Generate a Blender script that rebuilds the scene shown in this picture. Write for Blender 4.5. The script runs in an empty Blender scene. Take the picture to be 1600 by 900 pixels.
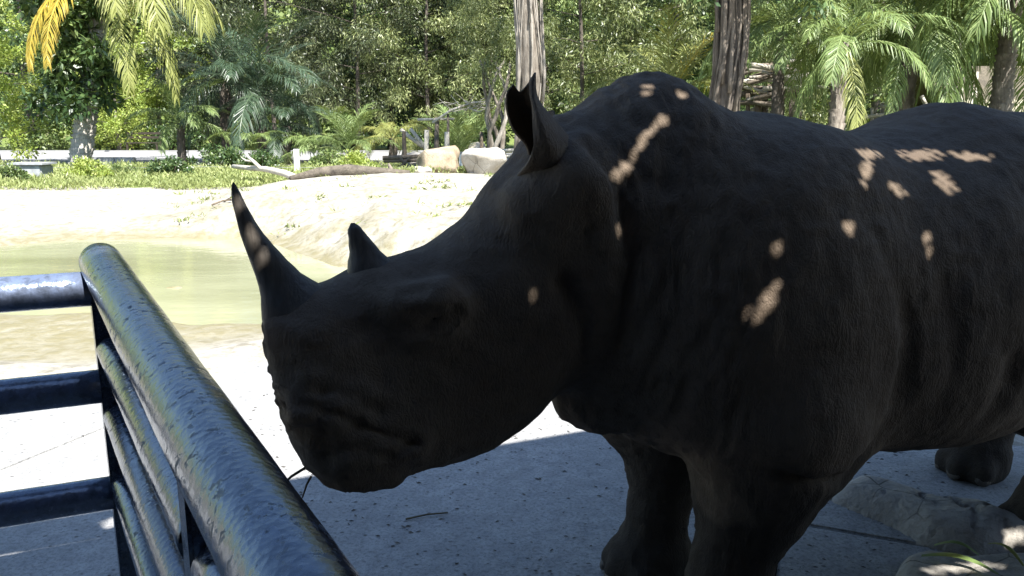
import bpy, bmesh, math, random
import numpy as np
from mathutils import Vector, Matrix, Euler

sc = bpy.context.scene
R = random.Random(7)
RN = np.random.default_rng(7)

# ---------------------------------------------------------------- camera, sky, sun, exposure
CAM_H, PITCH, FOC = 1.5, math.radians(11.5), 1256.
cam = bpy.data.cameras.new('camera'); cam_o = bpy.data.objects.new('camera', cam); sc.collection.objects.link(cam_o)
cam.sensor_width = 36; cam.lens = 36*FOC/1600; cam.clip_start = .05; cam.clip_end = 2000
cam_o.location = (0, 0, CAM_H); cam_o.rotation_euler = (math.pi/2-PITCH, 0, 0)
sc.camera = cam_o
SUN_DIR = Vector((.35, -.60, 1.)).normalized()          # towards the sun
world = bpy.data.worlds.new('World'); sc.world = world; world.use_nodes = True
wn = world.node_tree.nodes; wl = world.node_tree.links; wn.clear()
sky = wn.new('ShaderNodeTexSky'); sky.sky_type = 'NISHITA'; sky.sun_disc = False
sky.sun_elevation = math.asin(SUN_DIR.z); sky.sun_rotation = math.atan2(SUN_DIR.x, SUN_DIR.y)
sky.air_density = 1.0; sky.dust_density = .2; sky.ozone_density = 2.0
bgn = wn.new('ShaderNodeBackground'); bgn.inputs['Strength'].default_value = .085
wo = wn.new('ShaderNodeOutputWorld'); wl.new(sky.outputs[0], bgn.inputs[0]); wl.new(bgn.outputs[0], wo.inputs[0])
sun = bpy.data.lights.new('sun', 'SUN'); sun.energy = 5.0; sun.angle = math.radians(.5); sun.color = (1., .97, .92)
sun_o = bpy.data.objects.new('sun', sun); sc.collection.objects.link(sun_o)
sun_o.location = (6, -10, 14); sun_o.rotation_euler = (-SUN_DIR).to_track_quat('-Z', 'Y').to_euler()
sc.view_settings.view_transform = 'Standard'; sc.view_settings.look = 'None'
sc.view_settings.exposure = 1.7; sc.view_settings.gamma = 1
try:
    sc.cycles.max_bounces = 8; sc.cycles.diffuse_bounces = 4; sc.cycles.transparent_max_bounces = 6
except Exception:
    pass

# ---------------------------------------------------------------- helpers
def at(px, py, Y=None, z=None):
    """point of the place seen at a picture position: at depth Y, or where the sight line meets height z"""
    u = (px-800)/FOC; v = (450-py)/FOC
    d = (u, math.cos(PITCH)+v*math.sin(PITCH), -math.sin(PITCH)+v*math.cos(PITCH))
    t = Y/d[1] if Y is not None else (z-CAM_H)/d[2]
    return Vector((t*d[0], t*d[1], CAM_H+t*d[2]))
def tag(o, label=None, cat=None, group=None, kind=None):
    if label: o['label'] = label
    if cat: o['category'] = cat
    if group: o['group'] = group
    if kind: o['kind'] = kind
    return o
def empty(name, loc, rz=0., label=None, cat=None, group=None):
    o = bpy.data.objects.new(name, None); sc.collection.objects.link(o)
    o.location = loc; o.rotation_euler = (0, 0, rz); o.empty_display_size = .2
    return tag(o, label, cat, group)
def mesh_data(name, V, F, smooth=False, attr=None):
    """V (n,3); F list of faces or (m,4)/(m,3) int array"""
    me = bpy.data.meshes.new(name)
    V = np.asarray(V, np.float32)
    if isinstance(F, np.ndarray):
        k = F.shape[1]; m = len(F)
        me.vertices.add(len(V)); me.vertices.foreach_set('co', V.ravel())
        me.loops.add(m*k); me.loops.foreach_set('vertex_index', F.astype(np.int32).ravel())
        me.polygons.add(m); me.polygons.foreach_set('loop_start', np.arange(0, m*k, k, dtype=np.int32))
        me.update(calc_edges=True); me.validate()
    else:
        me.from_pydata([tuple(map(float, v)) for v in V], [], [tuple(int(i) for i in f) for f in F]); me.update()
    if smooth: me.polygons.foreach_set('use_smooth', np.ones(len(me.polygons), bool))
    if attr:
        for k, a in attr.items():
            at_ = me.attributes.new(k, 'FLOAT', 'POINT'); at_.data.foreach_set('value', np.asarray(a, np.float32))
    return me
def add(name, me, mat=None, parent=None, loc=(0, 0, 0), rot=(0, 0, 0)):
    if mat is not None and not me.materials: me.materials.append(mat)
    o = bpy.data.objects.new(name, me); sc.collection.objects.link(o)
    o.location = loc; o.rotation_euler = rot
    if parent: o.parent = parent
    return o
def bm_mesh(name, bm, smooth=False):
    bmesh.ops.recalc_face_normals(bm, faces=bm.faces)
    me = bpy.data.meshes.new(name); bm.to_mesh(me); bm.free()
    if smooth: me.polygons.foreach_set('use_smooth', np.ones(len(me.polygons), bool))
    return me
def box_bm(bm, lo, hi, M=None):
    vs = [bm.verts.new((x, y, z)) for x in (lo[0], hi[0]) for y in (lo[1], hi[1]) for z in (lo[2], hi[2])]
    for f in ((0, 1, 3, 2), (4, 6, 7, 5), (0, 4, 5, 1), (2, 3, 7, 6), (0, 2, 6, 4), (1, 5, 7, 3)): bm.faces.new([vs[i] for i in f])
    if M is not None: bmesh.ops.transform(bm, matrix=M, verts=vs)
    return vs
def tube_mesh(name, pts, rad, n=10, jitter=0., seed=0, smooth=True):
    """closed tapered tube through points, with capped ends"""
    pts = [np.array(p, float) for p in pts]
    rr = random.Random(seed)
    V = []; F = []
    m = len(pts)
    tg = np.gradient(np.array(pts), axis=0)
    t0 = tg[0]/np.linalg.norm(tg[0])
    ref = np.array([0, 0, 1.]) if abs(t0[2]) < .8 else np.array([1., 0, 0])
    for i in range(m):
        t = tg[i]/np.linalg.norm(tg[i]); a = np.cross(t, ref); a /= np.linalg.norm(a); b = np.cross(a, t)
        for k in range(n):
            w = 2*math.pi*k/n; r = rad[i]*(1+jitter*(rr.random()-.5)*2)
            V.append(pts[i]+r*(math.cos(w)*a+math.sin(w)*b))
    for i in range(m-1):
        for k in range(n):
            k2 = (k+1) % n
            F.append((i*n+k, i*n+k2, (i+1)*n+k2, (i+1)*n+k))
    F.append(tuple(range(n))[::-1]); F.append(tuple(range((m-1)*n, m*n)))
    return mesh_data(name, V, F, smooth)
def join_data(parts):
    V = []; F = []; o = 0
    for v, f in parts:
        V += list(v); F += [tuple(i+o for i in q) for q in f]; o += len(v)
    return V, F
def me_parts(me):
    return [v.co[:] for v in me.vertices], [tuple(p.vertices) for p in me.polygons]

# ---------------------------------------------------------------- materials
class N:
    """small node builder"""
    def __init__(s, name):
        s.m = bpy.data.materials.new(name); s.m.use_nodes = True; s.t = s.m.node_tree; s.n = s.t.nodes; s.n.clear()
        s.out = s.n.new('ShaderNodeOutputMaterial'); s.b = s.n.new('ShaderNodeBsdfPrincipled'); s.l(s.b.outputs[0], s.out.inputs[0])
    def l(s, a, b): s.t.links.new(a, b)
    def coord(s, kind='Object', scale=(1, 1, 1)):
        if kind == 'World':
            c = s.n.new('ShaderNodeNewGeometry').outputs['Position']
        else:
            c = s.n.new('ShaderNodeTexCoord').outputs[kind]
        mp = s.n.new('ShaderNodeMapping'); mp.inputs['Scale'].default_value = scale; s.l(c, mp.inputs[0]); return mp.outputs[0]
    def noise(s, co, scale, detail=5, rough=.55, dist=0.):
        t = s.n.new('ShaderNodeTexNoise'); t.inputs['Scale'].default_value = scale; t.inputs['Detail'].default_value = detail
        t.inputs['Roughness'].default_value = rough; t.inputs['Distortion'].default_value = dist; s.l(co, t.inputs['Vector']); return t.outputs[0]
    def vor(s, co, scale, feat='F1', rnd=1.):
        t = s.n.new('ShaderNodeTexVoronoi'); t.feature = feat; t.inputs['Scale'].default_value = scale; t.inputs['Randomness'].default_value = rnd
        s.l(co, t.inputs['Vector']); return t.outputs['Distance']
    def ramp(s, fac, stops):
        t = s.n.new('ShaderNodeValToRGB'); e = t.color_ramp.elements
        while len(e) < len(stops): e.new(.5)
        for q, (p, c) in zip(e, stops):
            q.position = p; q.color = (c, c, c, 1) if not isinstance(c, tuple) else (*c, 1)
        s.l(fac, t.inputs[0]); return t.outputs[0]
    def mix(s, fac, a, b, mode='MIX'):
        t = s.n.new('ShaderNodeMix'); t.data_type = 'RGBA'; t.blend_type = mode
        for v, i in ((fac, 0), (a, 6), (b, 7)):
            if isinstance(v, tuple): t.inputs[i].default_value = (*v, 1)
            elif isinstance(v, (int, float)): t.inputs[i].default_value = v
            else: s.l(v, t.inputs[i])
        return t.outputs[2]
    def math(s, op, a, b=0.):
        t = s.n.new('ShaderNodeMath'); t.operation = op
        for v, i in ((a, 0), (b, 1)):
            if isinstance(v, (int, float)): t.inputs[i].default_value = v
            else: s.l(v, t.inputs[i])
        return t.outputs[0]
    def attr(s, name):
        t = s.n.new('ShaderNodeAttribute'); t.attribute_name = name; return t.outputs['Fac']
    def bump(s, h, strength, dist=.01, prev=None):
        t = s.n.new('ShaderNodeBump'); t.inputs['Strength'].default_value = strength; t.inputs['Distance'].default_value = dist
        s.l(h, t.inputs['Height'])
        if prev is not None: s.l(prev, t.inputs['Normal'])
        return t.outputs[0]
    def done(s, col=None, rough=None, normal=None, metal=None, spec=None):
        for v, k in ((col, 'Base Color'), (rough, 'Roughness'), (normal, 'Normal'), (metal, 'Metallic'), (spec, 'Specular IOR Level')):
            if v is None: continue
            if isinstance(v, tuple): s.b.inputs[k].default_value = (*v, 1)
            elif isinstance(v, (int, float)): s.b.inputs[k].default_value = v
            else: s.l(v, s.b.inputs[k])
        return s.m
def wood_mat(name, dark, light, scale=1., rough=.85):
    s = N(name); c = s.coord('Object', (1, 1, .12)); n1 = s.noise(c, 30*scale, 6, .6); n2 = s.noise(s.coord('Object'), 3*scale, 4)
    col = s.mix(s.ramp(n1, [(.3, 0.), (.7, 1.)]), dark, light); col = s.mix(s.ramp(n2, [(.35, 0.), (.75, .55)]), col, tuple(x*.55 for x in dark))
    return s.done(col, rough, s.bump(n1, .5, .02))
def leaf_mat(name, dark, mid, light, trans=.24, rough=.5, spec=.35):
    s = N(name); a = s.attr('tint')
    col = s.ramp(a, [(0., dark), (.5, mid), (1., light)])
    hv = s.noise(s.coord('World'), .35, 3); col = s.mix(s.ramp(hv, [(.35, 0.), (.7, .5)]), col, mid)
    s.done(col, rough, spec=spec)
    tr = s.n.new('ShaderNodeBsdfTranslucent'); s.l(s.mix(.6, col, (min(1, light[0]*1.3), min(1, light[1]*1.25), light[2]*.5)), tr.inputs[0])
    mx = s.n.new('ShaderNodeMixShader'); mx.inputs[0].default_value = trans
    s.l(s.b.outputs[0], mx.inputs[1]); s.l(tr.outputs[0], mx.inputs[2]); s.l(mx.outputs[0], s.out.inputs[0])
    return s.m
def m_skin():
    s = N('rhino_hide'); c = s.coord('Object'); cs = s.coord('Object', (1, 1, .5))
    n1 = s.noise(c, 4, 5); n2 = s.noise(c, 34, 6, .65)
    warp = s.n.new('ShaderNodeVectorMath'); warp.operation = 'ADD'
    nz = s.n.new('ShaderNodeTexNoise'); nz.inputs['Scale'].default_value = 14; nz.inputs['Detail'].default_value = 4; s.l(cs, nz.inputs['Vector'])
    sc_ = s.n.new('ShaderNodeVectorMath'); sc_.operation = 'SCALE'; sc_.inputs['Scale'].default_value = .06; s.l(nz.outputs['Color'], sc_.inputs[0])
    s.l(cs, warp.inputs[0]); s.l(sc_.outputs[0], warp.inputs[1])
    v1 = s.vor(warp.outputs[0], 110, 'DISTANCE_TO_EDGE'); v2 = s.vor(warp.outputs[0], 210, 'DISTANCE_TO_EDGE')
    w = s.noise(s.coord('Object', (1.6, 1.4, .6)), 22, 6, .6, 1.2)
    col = s.mix(s.ramp(n1, [(.3, 0.), (.7, 1.)]), (.092, .068, .049), (.140, .108, .079))
    col = s.mix(s.ramp(s.noise(c, 2.2, 4), [(.5, 0.), (.72, .6)]), col, (.145, .112, .082))
    col = s.mix(s.ramp(n2, [(.5, 0.), (.75, .4)]), col, (.050, .041, .033))
    sx = s.n.new('ShaderNodeSeparateXYZ'); s.l(c, sx.inputs[0])          # legs darkened in the colour to imitate shade, ragged upper edge
    mud_or_shade = s.ramp(s.math('ADD', sx.outputs[2], s.math('MULTIPLY', n1, .5)), [(.74, 1.), (.88, 0.)])
    col = s.mix(mud_or_shade, col, s.mix(n2, (.022, .018, .014), (.045, .037, .030)))
    b = s.bump(s.ramp(v1, [(0., 0.), (.22, 1.)]), .35, .003)
    b = s.bump(s.ramp(v2, [(0., 0.), (.25, 1.)]), .2, .002, b)
    b = s.bump(w, .45, .012, b)
    b = s.bump(n2, .35, .006, b)
    return s.done(col, s.ramp(n2, [(.3, .7), (.7, .92)]), b, spec=.16)
def m_horn():
    s = N('horn_keratin'); c = s.coord('Object', (1, 1, .10)); n = s.noise(c, 70, 7, .65); n2 = s.noise(s.coord('Object'), 9, 4)
    col = s.mix(s.ramp(n, [(.3, 0.), (.7, 1.)]), (.06, .05, .042), (.13, .112, .092)); col = s.mix(s.ramp(n2, [(.4, 0.), (.7, .6)]), col, (.045, .038, .032))
    return s.done(col, .5, s.bump(n, .8, .006), spec=.4)
def m_pipe(name='worn_painted_steel', wr=1., k=1., met=.0):
    s = N(name); c = s.coord('Object'); n1 = s.noise(c, 60, 9, .72, .4); n2 = s.noise(c, 7, 5); n3 = s.noise(c, 150, 5, .7); n4 = s.noise(c, 38, 8, .68, .3)
    v = s.vor(c, 90)
    wear = s.math('MULTIPLY', s.ramp(n1, [(.55, 0.), (.59, 1.)]), s.ramp(n2, [(.42, 0.), (.60, wr)]))
    col = s.mix(s.ramp(n4, [(.38, 0.), (.62, 1.)]), (.014*k, .017*k, .024*k), (.030*k, .037*k, .055*k))  # blue put into the paint and specular tint to imitate reflected sky
    pale = s.math('MULTIPLY', s.ramp(n4, [(.50, 0.), (.56, 1.)]), s.ramp(n2, [(.46, 0.), (.64, .7)]))
    col = s.mix(pale, col, (.08, .11, .18))
    col = s.mix(wear, col, (.010, .008, .007))
    rough = s.mix(wear, s.ramp(n4, [(.38, .13), (.62, .24)]), (.7, .7, .7))
    b = s.bump(wear, -.6, .003); b = s.bump(v, .20, .003, b); b = s.bump(n3, .10, .002, b); b = s.bump(n4, .12, .008, b)
    s.b.inputs['IOR'].default_value = 2.1; s.b.inputs['Specular Tint'].default_value = (.72, .84, 1., 1)
    return s.done(col, rough, b, metal=met, spec=.5)
def m_concrete():
    s = N('worn_concrete'); c = s.coord('World'); n1 = s.noise(c, 1.1, 6, .6); n2 = s.noise(c, 70, 7, .75); n3 = s.noise(c, 13, 7, .65); n4 = s.noise(c, 260, 4, .7)
    col = s.mix(s.ramp(n1, [(.3, 0.), (.7, 1.)]), (.28, .282, .276), (.43, .422, .408)); col = s.mix(s.ramp(n3, [(.38, 0.), (.66, .65)]), col, (.20, .20, .20))
    col = s.mix(s.ramp(n2, [(.47, 0.), (.62, .6)]), col, (.11, .11, .11)); col = s.mix(s.ramp(n4, [(.55, 0.), (.68, .3)]), col, (.50, .50, .49))
    v = s.vor(s.coord('World', (1, 1.7, 1)), 17); v2 = s.noise(c, 4, 4)
    pit = s.math('MULTIPLY', s.ramp(v, [(.10, 1.), (.17, 0.)]), s.ramp(v2, [(.42, 0.), (.55, .9)]))
    col = s.mix(pit, col, (.06, .055, .05))
    b = s.bump(n2, .7, .006); b = s.bump(n3, .6, .02, b); b = s.bump(pit, -.6, .006, b)
    return s.done(col, .75, b, spec=.3)
def m_rock(name='artificial_rock', a=(.26, .24, .21), b_=(.44, .41, .365), sc_=3.):
    s = N(name); c = s.coord('World'); n1 = s.noise(c, sc_, 7, .6); n2 = s.noise(c, sc_*12, 6, .65); v = s.vor(c, sc_*1.3, 'DISTANCE_TO_EDGE')
    col = s.mix(s.ramp(n1, [(.32, 0.), (.68, 1.)]), a, b_); col = s.mix(s.ramp(n2, [(.5, 0.), (.75, .5)]), col, tuple(x*.4 for x in a))
    ve = s.vor(s.coord('World', (1, 1, .6)), sc_*1.9, 'DISTANCE_TO_EDGE'); cr = s.math('MULTIPLY', s.ramp(ve, [(.0, 1.), (.022, 0.)]), s.ramp(s.noise(c, sc_*.8, 3), [(.45, 0.), (.55, 1.)]))
    col = s.mix(cr, col, tuple(x*.2 for x in a))
    b = s.bump(n2, .9, .012); b = s.bump(n1, .5, .06, b); b = s.bump(cr, -.8, .02, b)
    return s.done(col, .85, b, spec=.25)
def m_ground():
    s = N('sandy_mud_and_grass_soil'); c = s.coord('World'); n1 = s.noise(c, .8, 7, .6); n2 = s.noise(c, 7, 7, .65); n3 = s.noise(c, 40, 5, .7)
    col = s.mix(s.ramp(n1, [(.3, 0.), (.7, 1.)]), (.27, .25, .205), (.40, .38, .33)); col = s.mix(s.ramp(n2, [(.48, 0.), (.64, .8)]), col, (.15, .135, .10))
    col = s.mix(s.ramp(n3, [(.55, 0.), (.70, .6)]), col, (.11, .10, .075))
    wet = s.attr('wet'); col = s.mix(s.math('MULTIPLY', wet, s.ramp(n2, [(.3, .5), (.6, 1.)])), col, (.20, .175, .095))
    g = s.attr('grass'); gm = s.ramp(s.math('ADD', g, s.math('MULTIPLY', s.math('SUBTRACT', n2, .5), .9)), [(.42, 0.), (.58, 1.)])
    gc = s.mix(s.ramp(n2, [(.3, 0.), (.7, 1.)]), (.075, .11, .025), (.17, .21, .055)); gc = s.mix(s.ramp(n1, [(.55, 0.), (.72, .6)]), gc, (.20, .17, .10))
    col = s.mix(gm, col, gc)
    rough = s.mix(wet, (.9, .9, .9), (.45, .45, .45))
    b = s.bump(n2, .6, .06); b = s.bump(n3, .4, .015, b)
    return s.done(col, rough, b, spec=.3)
def m_water():
    s = N('murky_green_water'); c = s.coord('World', (1, 1.8, 1)); n = s.noise(c, 2.2, 4, .5); n2 = s.noise(c, 9, 3)
    big = s.noise(s.coord('World', (.35, 1, 1)), .7, 4)
    col = s.mix(s.ramp(big, [(.35, 0.), (.65, 1.)]), (.21, .212, .125), (.31, .312, .20))
    b = s.bump(n, .12, .05); b = s.bump(n2, .08, .015, b)
    return s.done(col, .06, b, spec=.5)
def m_road():
    s = N('pale_concrete_road'); c = s.coord('World'); n1 = s.noise(c, .7, 6); n2 = s.noise(c, 16, 5, .7)
    col = s.mix(s.ramp(n1, [(.3, 0.), (.7, 1.)]), (.22, .218, .212), (.31, .306, .30)); col = s.mix(s.ramp(n2, [(.5, 0.), (.75, .4)]), col, (.22, .21, .2))
    return s.done(col, .8, s.bump(n2, .3, .01))
def m_plain(name, col, rough=.8, var=.35, sc_=6., bump=.3):
    s = N(name); c = s.coord('Object'); n = s.noise(c, sc_, 6, .6)
    cc = s.mix(s.ramp(n, [(.3, 0.), (.7, 1.)]), tuple(x*(1-var) for x in col), tuple(min(1, x*(1+var)) for x in col))
    return s.done(cc, rough, s.bump(n, bump, .02))
def m_bark(name, a, b_, sc_=1.):
    s = N(name); c = s.coord('Object', (1, 1, .18)); n1 = s.noise(c, 14*sc_, 7, .65, .4); n2 = s.noise(s.coord('Object'), 2.5, 5)
    col = s.mix(s.ramp(n1, [(.35, 0.), (.65, 1.)]), a, b_); col = s.mix(s.ramp(n2, [(.45, 0.), (.7, .6)]), col, tuple(x*.5 for x in a))
    return s.done(col, .9, s.bump(n1, .9, .04))
M = dict(skin=m_skin(), horn=m_horn(), pipe=m_pipe(), pipe_side=m_pipe('sunlit_tone_steel', .25, 5.), concrete=m_concrete(), rock=m_rock(), boulder=m_rock('pale_granite', (.36, .32, .26), (.52, .49, .44), 2.2),  # pipe_side: lighter copy of the pipe colour so the sunlit rails read pale
         ground=m_ground(), water=m_water(), road=m_road(),
         bark=m_bark('grey_bark', (.11, .09, .07), (.25, .22, .18)), vine=m_bark('pale_root_vine', (.17, .15, .125), (.36, .325, .275)), darkvine=m_bark('brown_root_vine', (.075, .06, .045), (.20, .165, .13)), brownbark=m_bark('brown_bark', (.060, .048, .037), (.15, .125, .10)),
         white_wood=wood_mat('sun_bleached_wood', (.38, .34, .27), (.60, .56, .48)), old_wood=wood_mat('brown_old_wood', (.10, .075, .05), (.20, .155, .11)),
         deadwood=wood_mat('grey_deadwood', (.10, .08, .06), (.23, .19, .145), .6), white_post=m_plain('whitewashed_concrete', (.62, .61, .58), .8, .15),
         grey_paint=m_plain('grey_concrete_block', (.27, .28, .29), .75, .25), thatch=m_bark('straw_thatch', (.30, .26, .18), (.55, .50, .38), 2.),
         thatch_old=m_bark('dark_old_thatch', (.06, .05, .035), (.15, .125, .085), 2.), dark_wood=wood_mat('dark_stained_boards', (.022, .016, .011), (.045, .033, .022)), palebark=m_bark('pale_palm_bark', (.26, .235, .20), (.48, .45, .40)),
         eye=m_plain('dark_eye', (.012, .009, .007), .12, .2, 20., 0.), straw=m_plain('dry_straw', (.10, .08, .045), .8, .4, 40.), wire=m_plain('galvanised_wire', (.22, .22, .22), .5, .1), tan_boulder=m_rock('tan_boulder_stone', (.22, .165, .105), (.36, .30, .215), 2.6),
         deadlog=m_rock('weathered_fallen_log', (.06, .05, .04), (.17, .145, .11), 5.), debris=m_plain('dark_dung_crumbs', (.095, .088, .08), .9, .5, 30.))
# leaf materials: dark, middle and light age colours of the leaves themselves
M['leaf_fine'] = leaf_mat('fine_yellow_green_leaf', (.035, .05, .018), (.12, .15, .05), (.38, .405, .19), .12, .42, .4)
M['leaf_dark'] = leaf_mat('deep_green_leaf', (.014, .032, .011), (.05, .092, .028), (.17, .225, .08), .12, .38, .5)
M['leaf_olive'] = leaf_mat('dusky_olive_leaf', (.018, .028, .012), (.055, .072, .028), (.24, .26, .13), .08, .4, .45)
M['leaf_bright'] = leaf_mat('bright_green_leaf', (.10, .15, .03), (.24, .32, .06), (.46, .50, .17), .3)
M['leaf_mid'] = leaf_mat('mid_green_leaf', (.024, .045, .015), (.09, .135, .04), (.29, .345, .13), .12, .45, .4)
M['frond'] = leaf_mat('palm_frond_leaf', (.05, .08, .028), (.14, .20, .065), (.36, .42, .18), .2, .45, .35)
M['frond_blue'] = leaf_mat('dark_blue_green_frond', (.020, .036, .024), (.044, .074, .042), (.12, .16, .085), .15, .40, .4)
M['frond_yellow'] = leaf_mat('yellowing_frond', (.20, .15, .025), (.46, .34, .05), (.62, .52, .14), .4, .45, .5)
M['frond_olive'] = leaf_mat('ageing_olive_frond', (.09, .10, .028), (.22, .24, .07), (.42, .42, .16), .25, .5, .3)
M['grass'] = leaf_mat('grass_and_creepers', (.085, .11, .035), (.21, .25, .085), (.42, .44, .20), .2)
# ---------------------------------------------------------------- rhinoceros body: smooth-blended volumes, then one skin surface
RH_A = math.radians(26); RH_O = np.array([.54, 2.31])
def smin(a, b, k):
    h = np.clip(.5+.5*(b-a)/k, 0, 1)
    return b*(1-h)+a*h-k*h*(1-h)
def curve(t, pts):
    pts = np.array(pts, float); xs = pts[:, 0]
    out = []
    for c in range(1, pts.shape[1]):
        ys = pts[:, c]; m = np.gradient(ys, xs)
        i = np.clip(np.searchsorted(xs, t)-1, 0, len(xs)-2)
        h = xs[i+1]-xs[i]; u = np.clip((t-xs[i])/h, 0, 1)
        u2 = u*u; u3 = u2*u
        out.append((2*u3-3*u2+1)*ys[i]+(u3-2*u2+u)*h*m[i]+(-2*u3+3*u2)*ys[i+1]+(u3-u2)*h*m[i+1])
    return out
def vnoise(p, seed=0):
    pi = np.floor(p).astype(np.int64); f = p-pi; f = f*f*(3-2*f)
    def hsh(x, y, z):
        n = (x*374761393+y*668265263+z*2147483647+seed*144665) & 0xffffffff
        n = ((n ^ (n >> 13))*1274126177) & 0xffffffff
        return ((n ^ (n >> 16)) & 0xffff)/65535.
    r = 0
    for dx in (0, 1):
        for dy in (0, 1):
            for dz in (0, 1):
                w = (f[:, 0] if dx else 1-f[:, 0])*(f[:, 1] if dy else 1-f[:, 1])*(f[:, 2] if dz else 1-f[:, 2])
                r = r+w*hsh(pi[:, 0]+dx, pi[:, 1]+dy, pi[:, 2]+dz)
    return r*2-1
TRUNK = [  # s, top, bottom, half width, squareness
 (-.62, 1.30, 1.00, .10, 2.2), (-.50, 1.485, .87, .175, 2.2), (-.42, 1.53, .75, .215, 2.2), (-.30, 1.605, .66, .26, 2.1), (-.16, 1.638, .58, .32, 2.0),
 (-.06, 1.585, .53, .36, 2.0), (.02, 1.54, .53, .40, 2.2), (.18, 1.535, .54, .42, 2.3), (.42, 1.486, .53, .45, 2.4), (.525, 1.462, .51, .47, 2.4),
 (.75, 1.50, .50, .49, 2.2), (1.01, 1.572, .49, .50, 2.0), (1.24, 1.54, .485, .50, 2.1), (1.43, 1.545, .50, .48, 2.2), (1.75, 1.50, .54, .44, 2.2),
 (2.0, 1.36, .60, .36, 2.2), (2.14, 1.15, .80, .20, 2.0)]
HEAD_A = np.array([-1.10, .66]); HEAD_D = np.array([.7179, .69615]); HEAD_N = np.array([-.69615, .7179])
HEAD = [  # t along the head, nose edge, jaw edge, half width, squareness
 (-.01, .06, .01, .07, 2.6), (.015, .115, -.02, .12, 2.7), (.05, .19, -.075, .145, 2.7), (.10, .262, -.115, .152, 2.7), (.15, .325, -.145, .154, 2.6), (.20, .365, -.205, .15, 2.5),
 (.25, .365, -.24, .15, 2.4), (.30, .345, -.275, .152, 2.4), (.35, .322, -.298, .16, 2.4), (.40, .296, -.318, .167, 2.4), (.45, .268, -.318, .175, 2.4),
 (.50, .24, -.315, .182, 2.4), (.55, .213, -.31, .19, 2.4), (.60, .19, -.305, .198, 2.4), (.70, .176, -.29, .205, 2.4), (.80, .184, -.30, .20, 2.3),
 (.90, .178, -.26, .185, 2.2), (1.0, .165, -.2, .165, 2.2), (1.08, .12, -.1, .11, 2.0)]
def loft(t, e, l, tab, keel=0.):
    top, bot, w, p = curve(t, tab)
    c = (top+bot)/2; h = np.maximum((top-bot)/2, .01)
    a = (e-c)/h
    w = w*(1-keel*np.clip(a, -1, 1))
    r = (np.abs(l/w)**p+np.abs(a)**p)**(1/p)
    f = (r-1)*np.minimum(w, h)*.9
    over = np.maximum(tab[0][0]-t, t-tab[-1][0])
    return np.where(over > 0, np.maximum(f, 0)+over, f)
def seg(P, a, b, ra, rb):
    a = np.array(a); b = np.array(b); d = b-a
    u = np.clip(((P[0]-a[0])*d[0]+(P[1]-a[1])*d[1]+(P[2]-a[2])*d[2])/(d@d), 0, 1)
    return np.sqrt((P[0]-a[0]-u*d[0])**2+(P[1]-a[1]-u*d[1])**2+(P[2]-a[2]-u*d[2])**2)-(ra+(rb-ra)*u)
def ell(P, c, r, ang=0.):
    s = P[0]-c[0]; z = P[2]-c[2]; ca, sa = math.cos(ang), math.sin(ang)
    s, z = s*ca+z*sa, -s*sa+z*ca
    k = np.sqrt((s/r[0])**2+((P[1]-c[1])/r[1])**2+(z/r[2])**2)
    return (k-1)*min(r)*.9 if min(r)*3 > max(r) else (k-1)*min(r)
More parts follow.
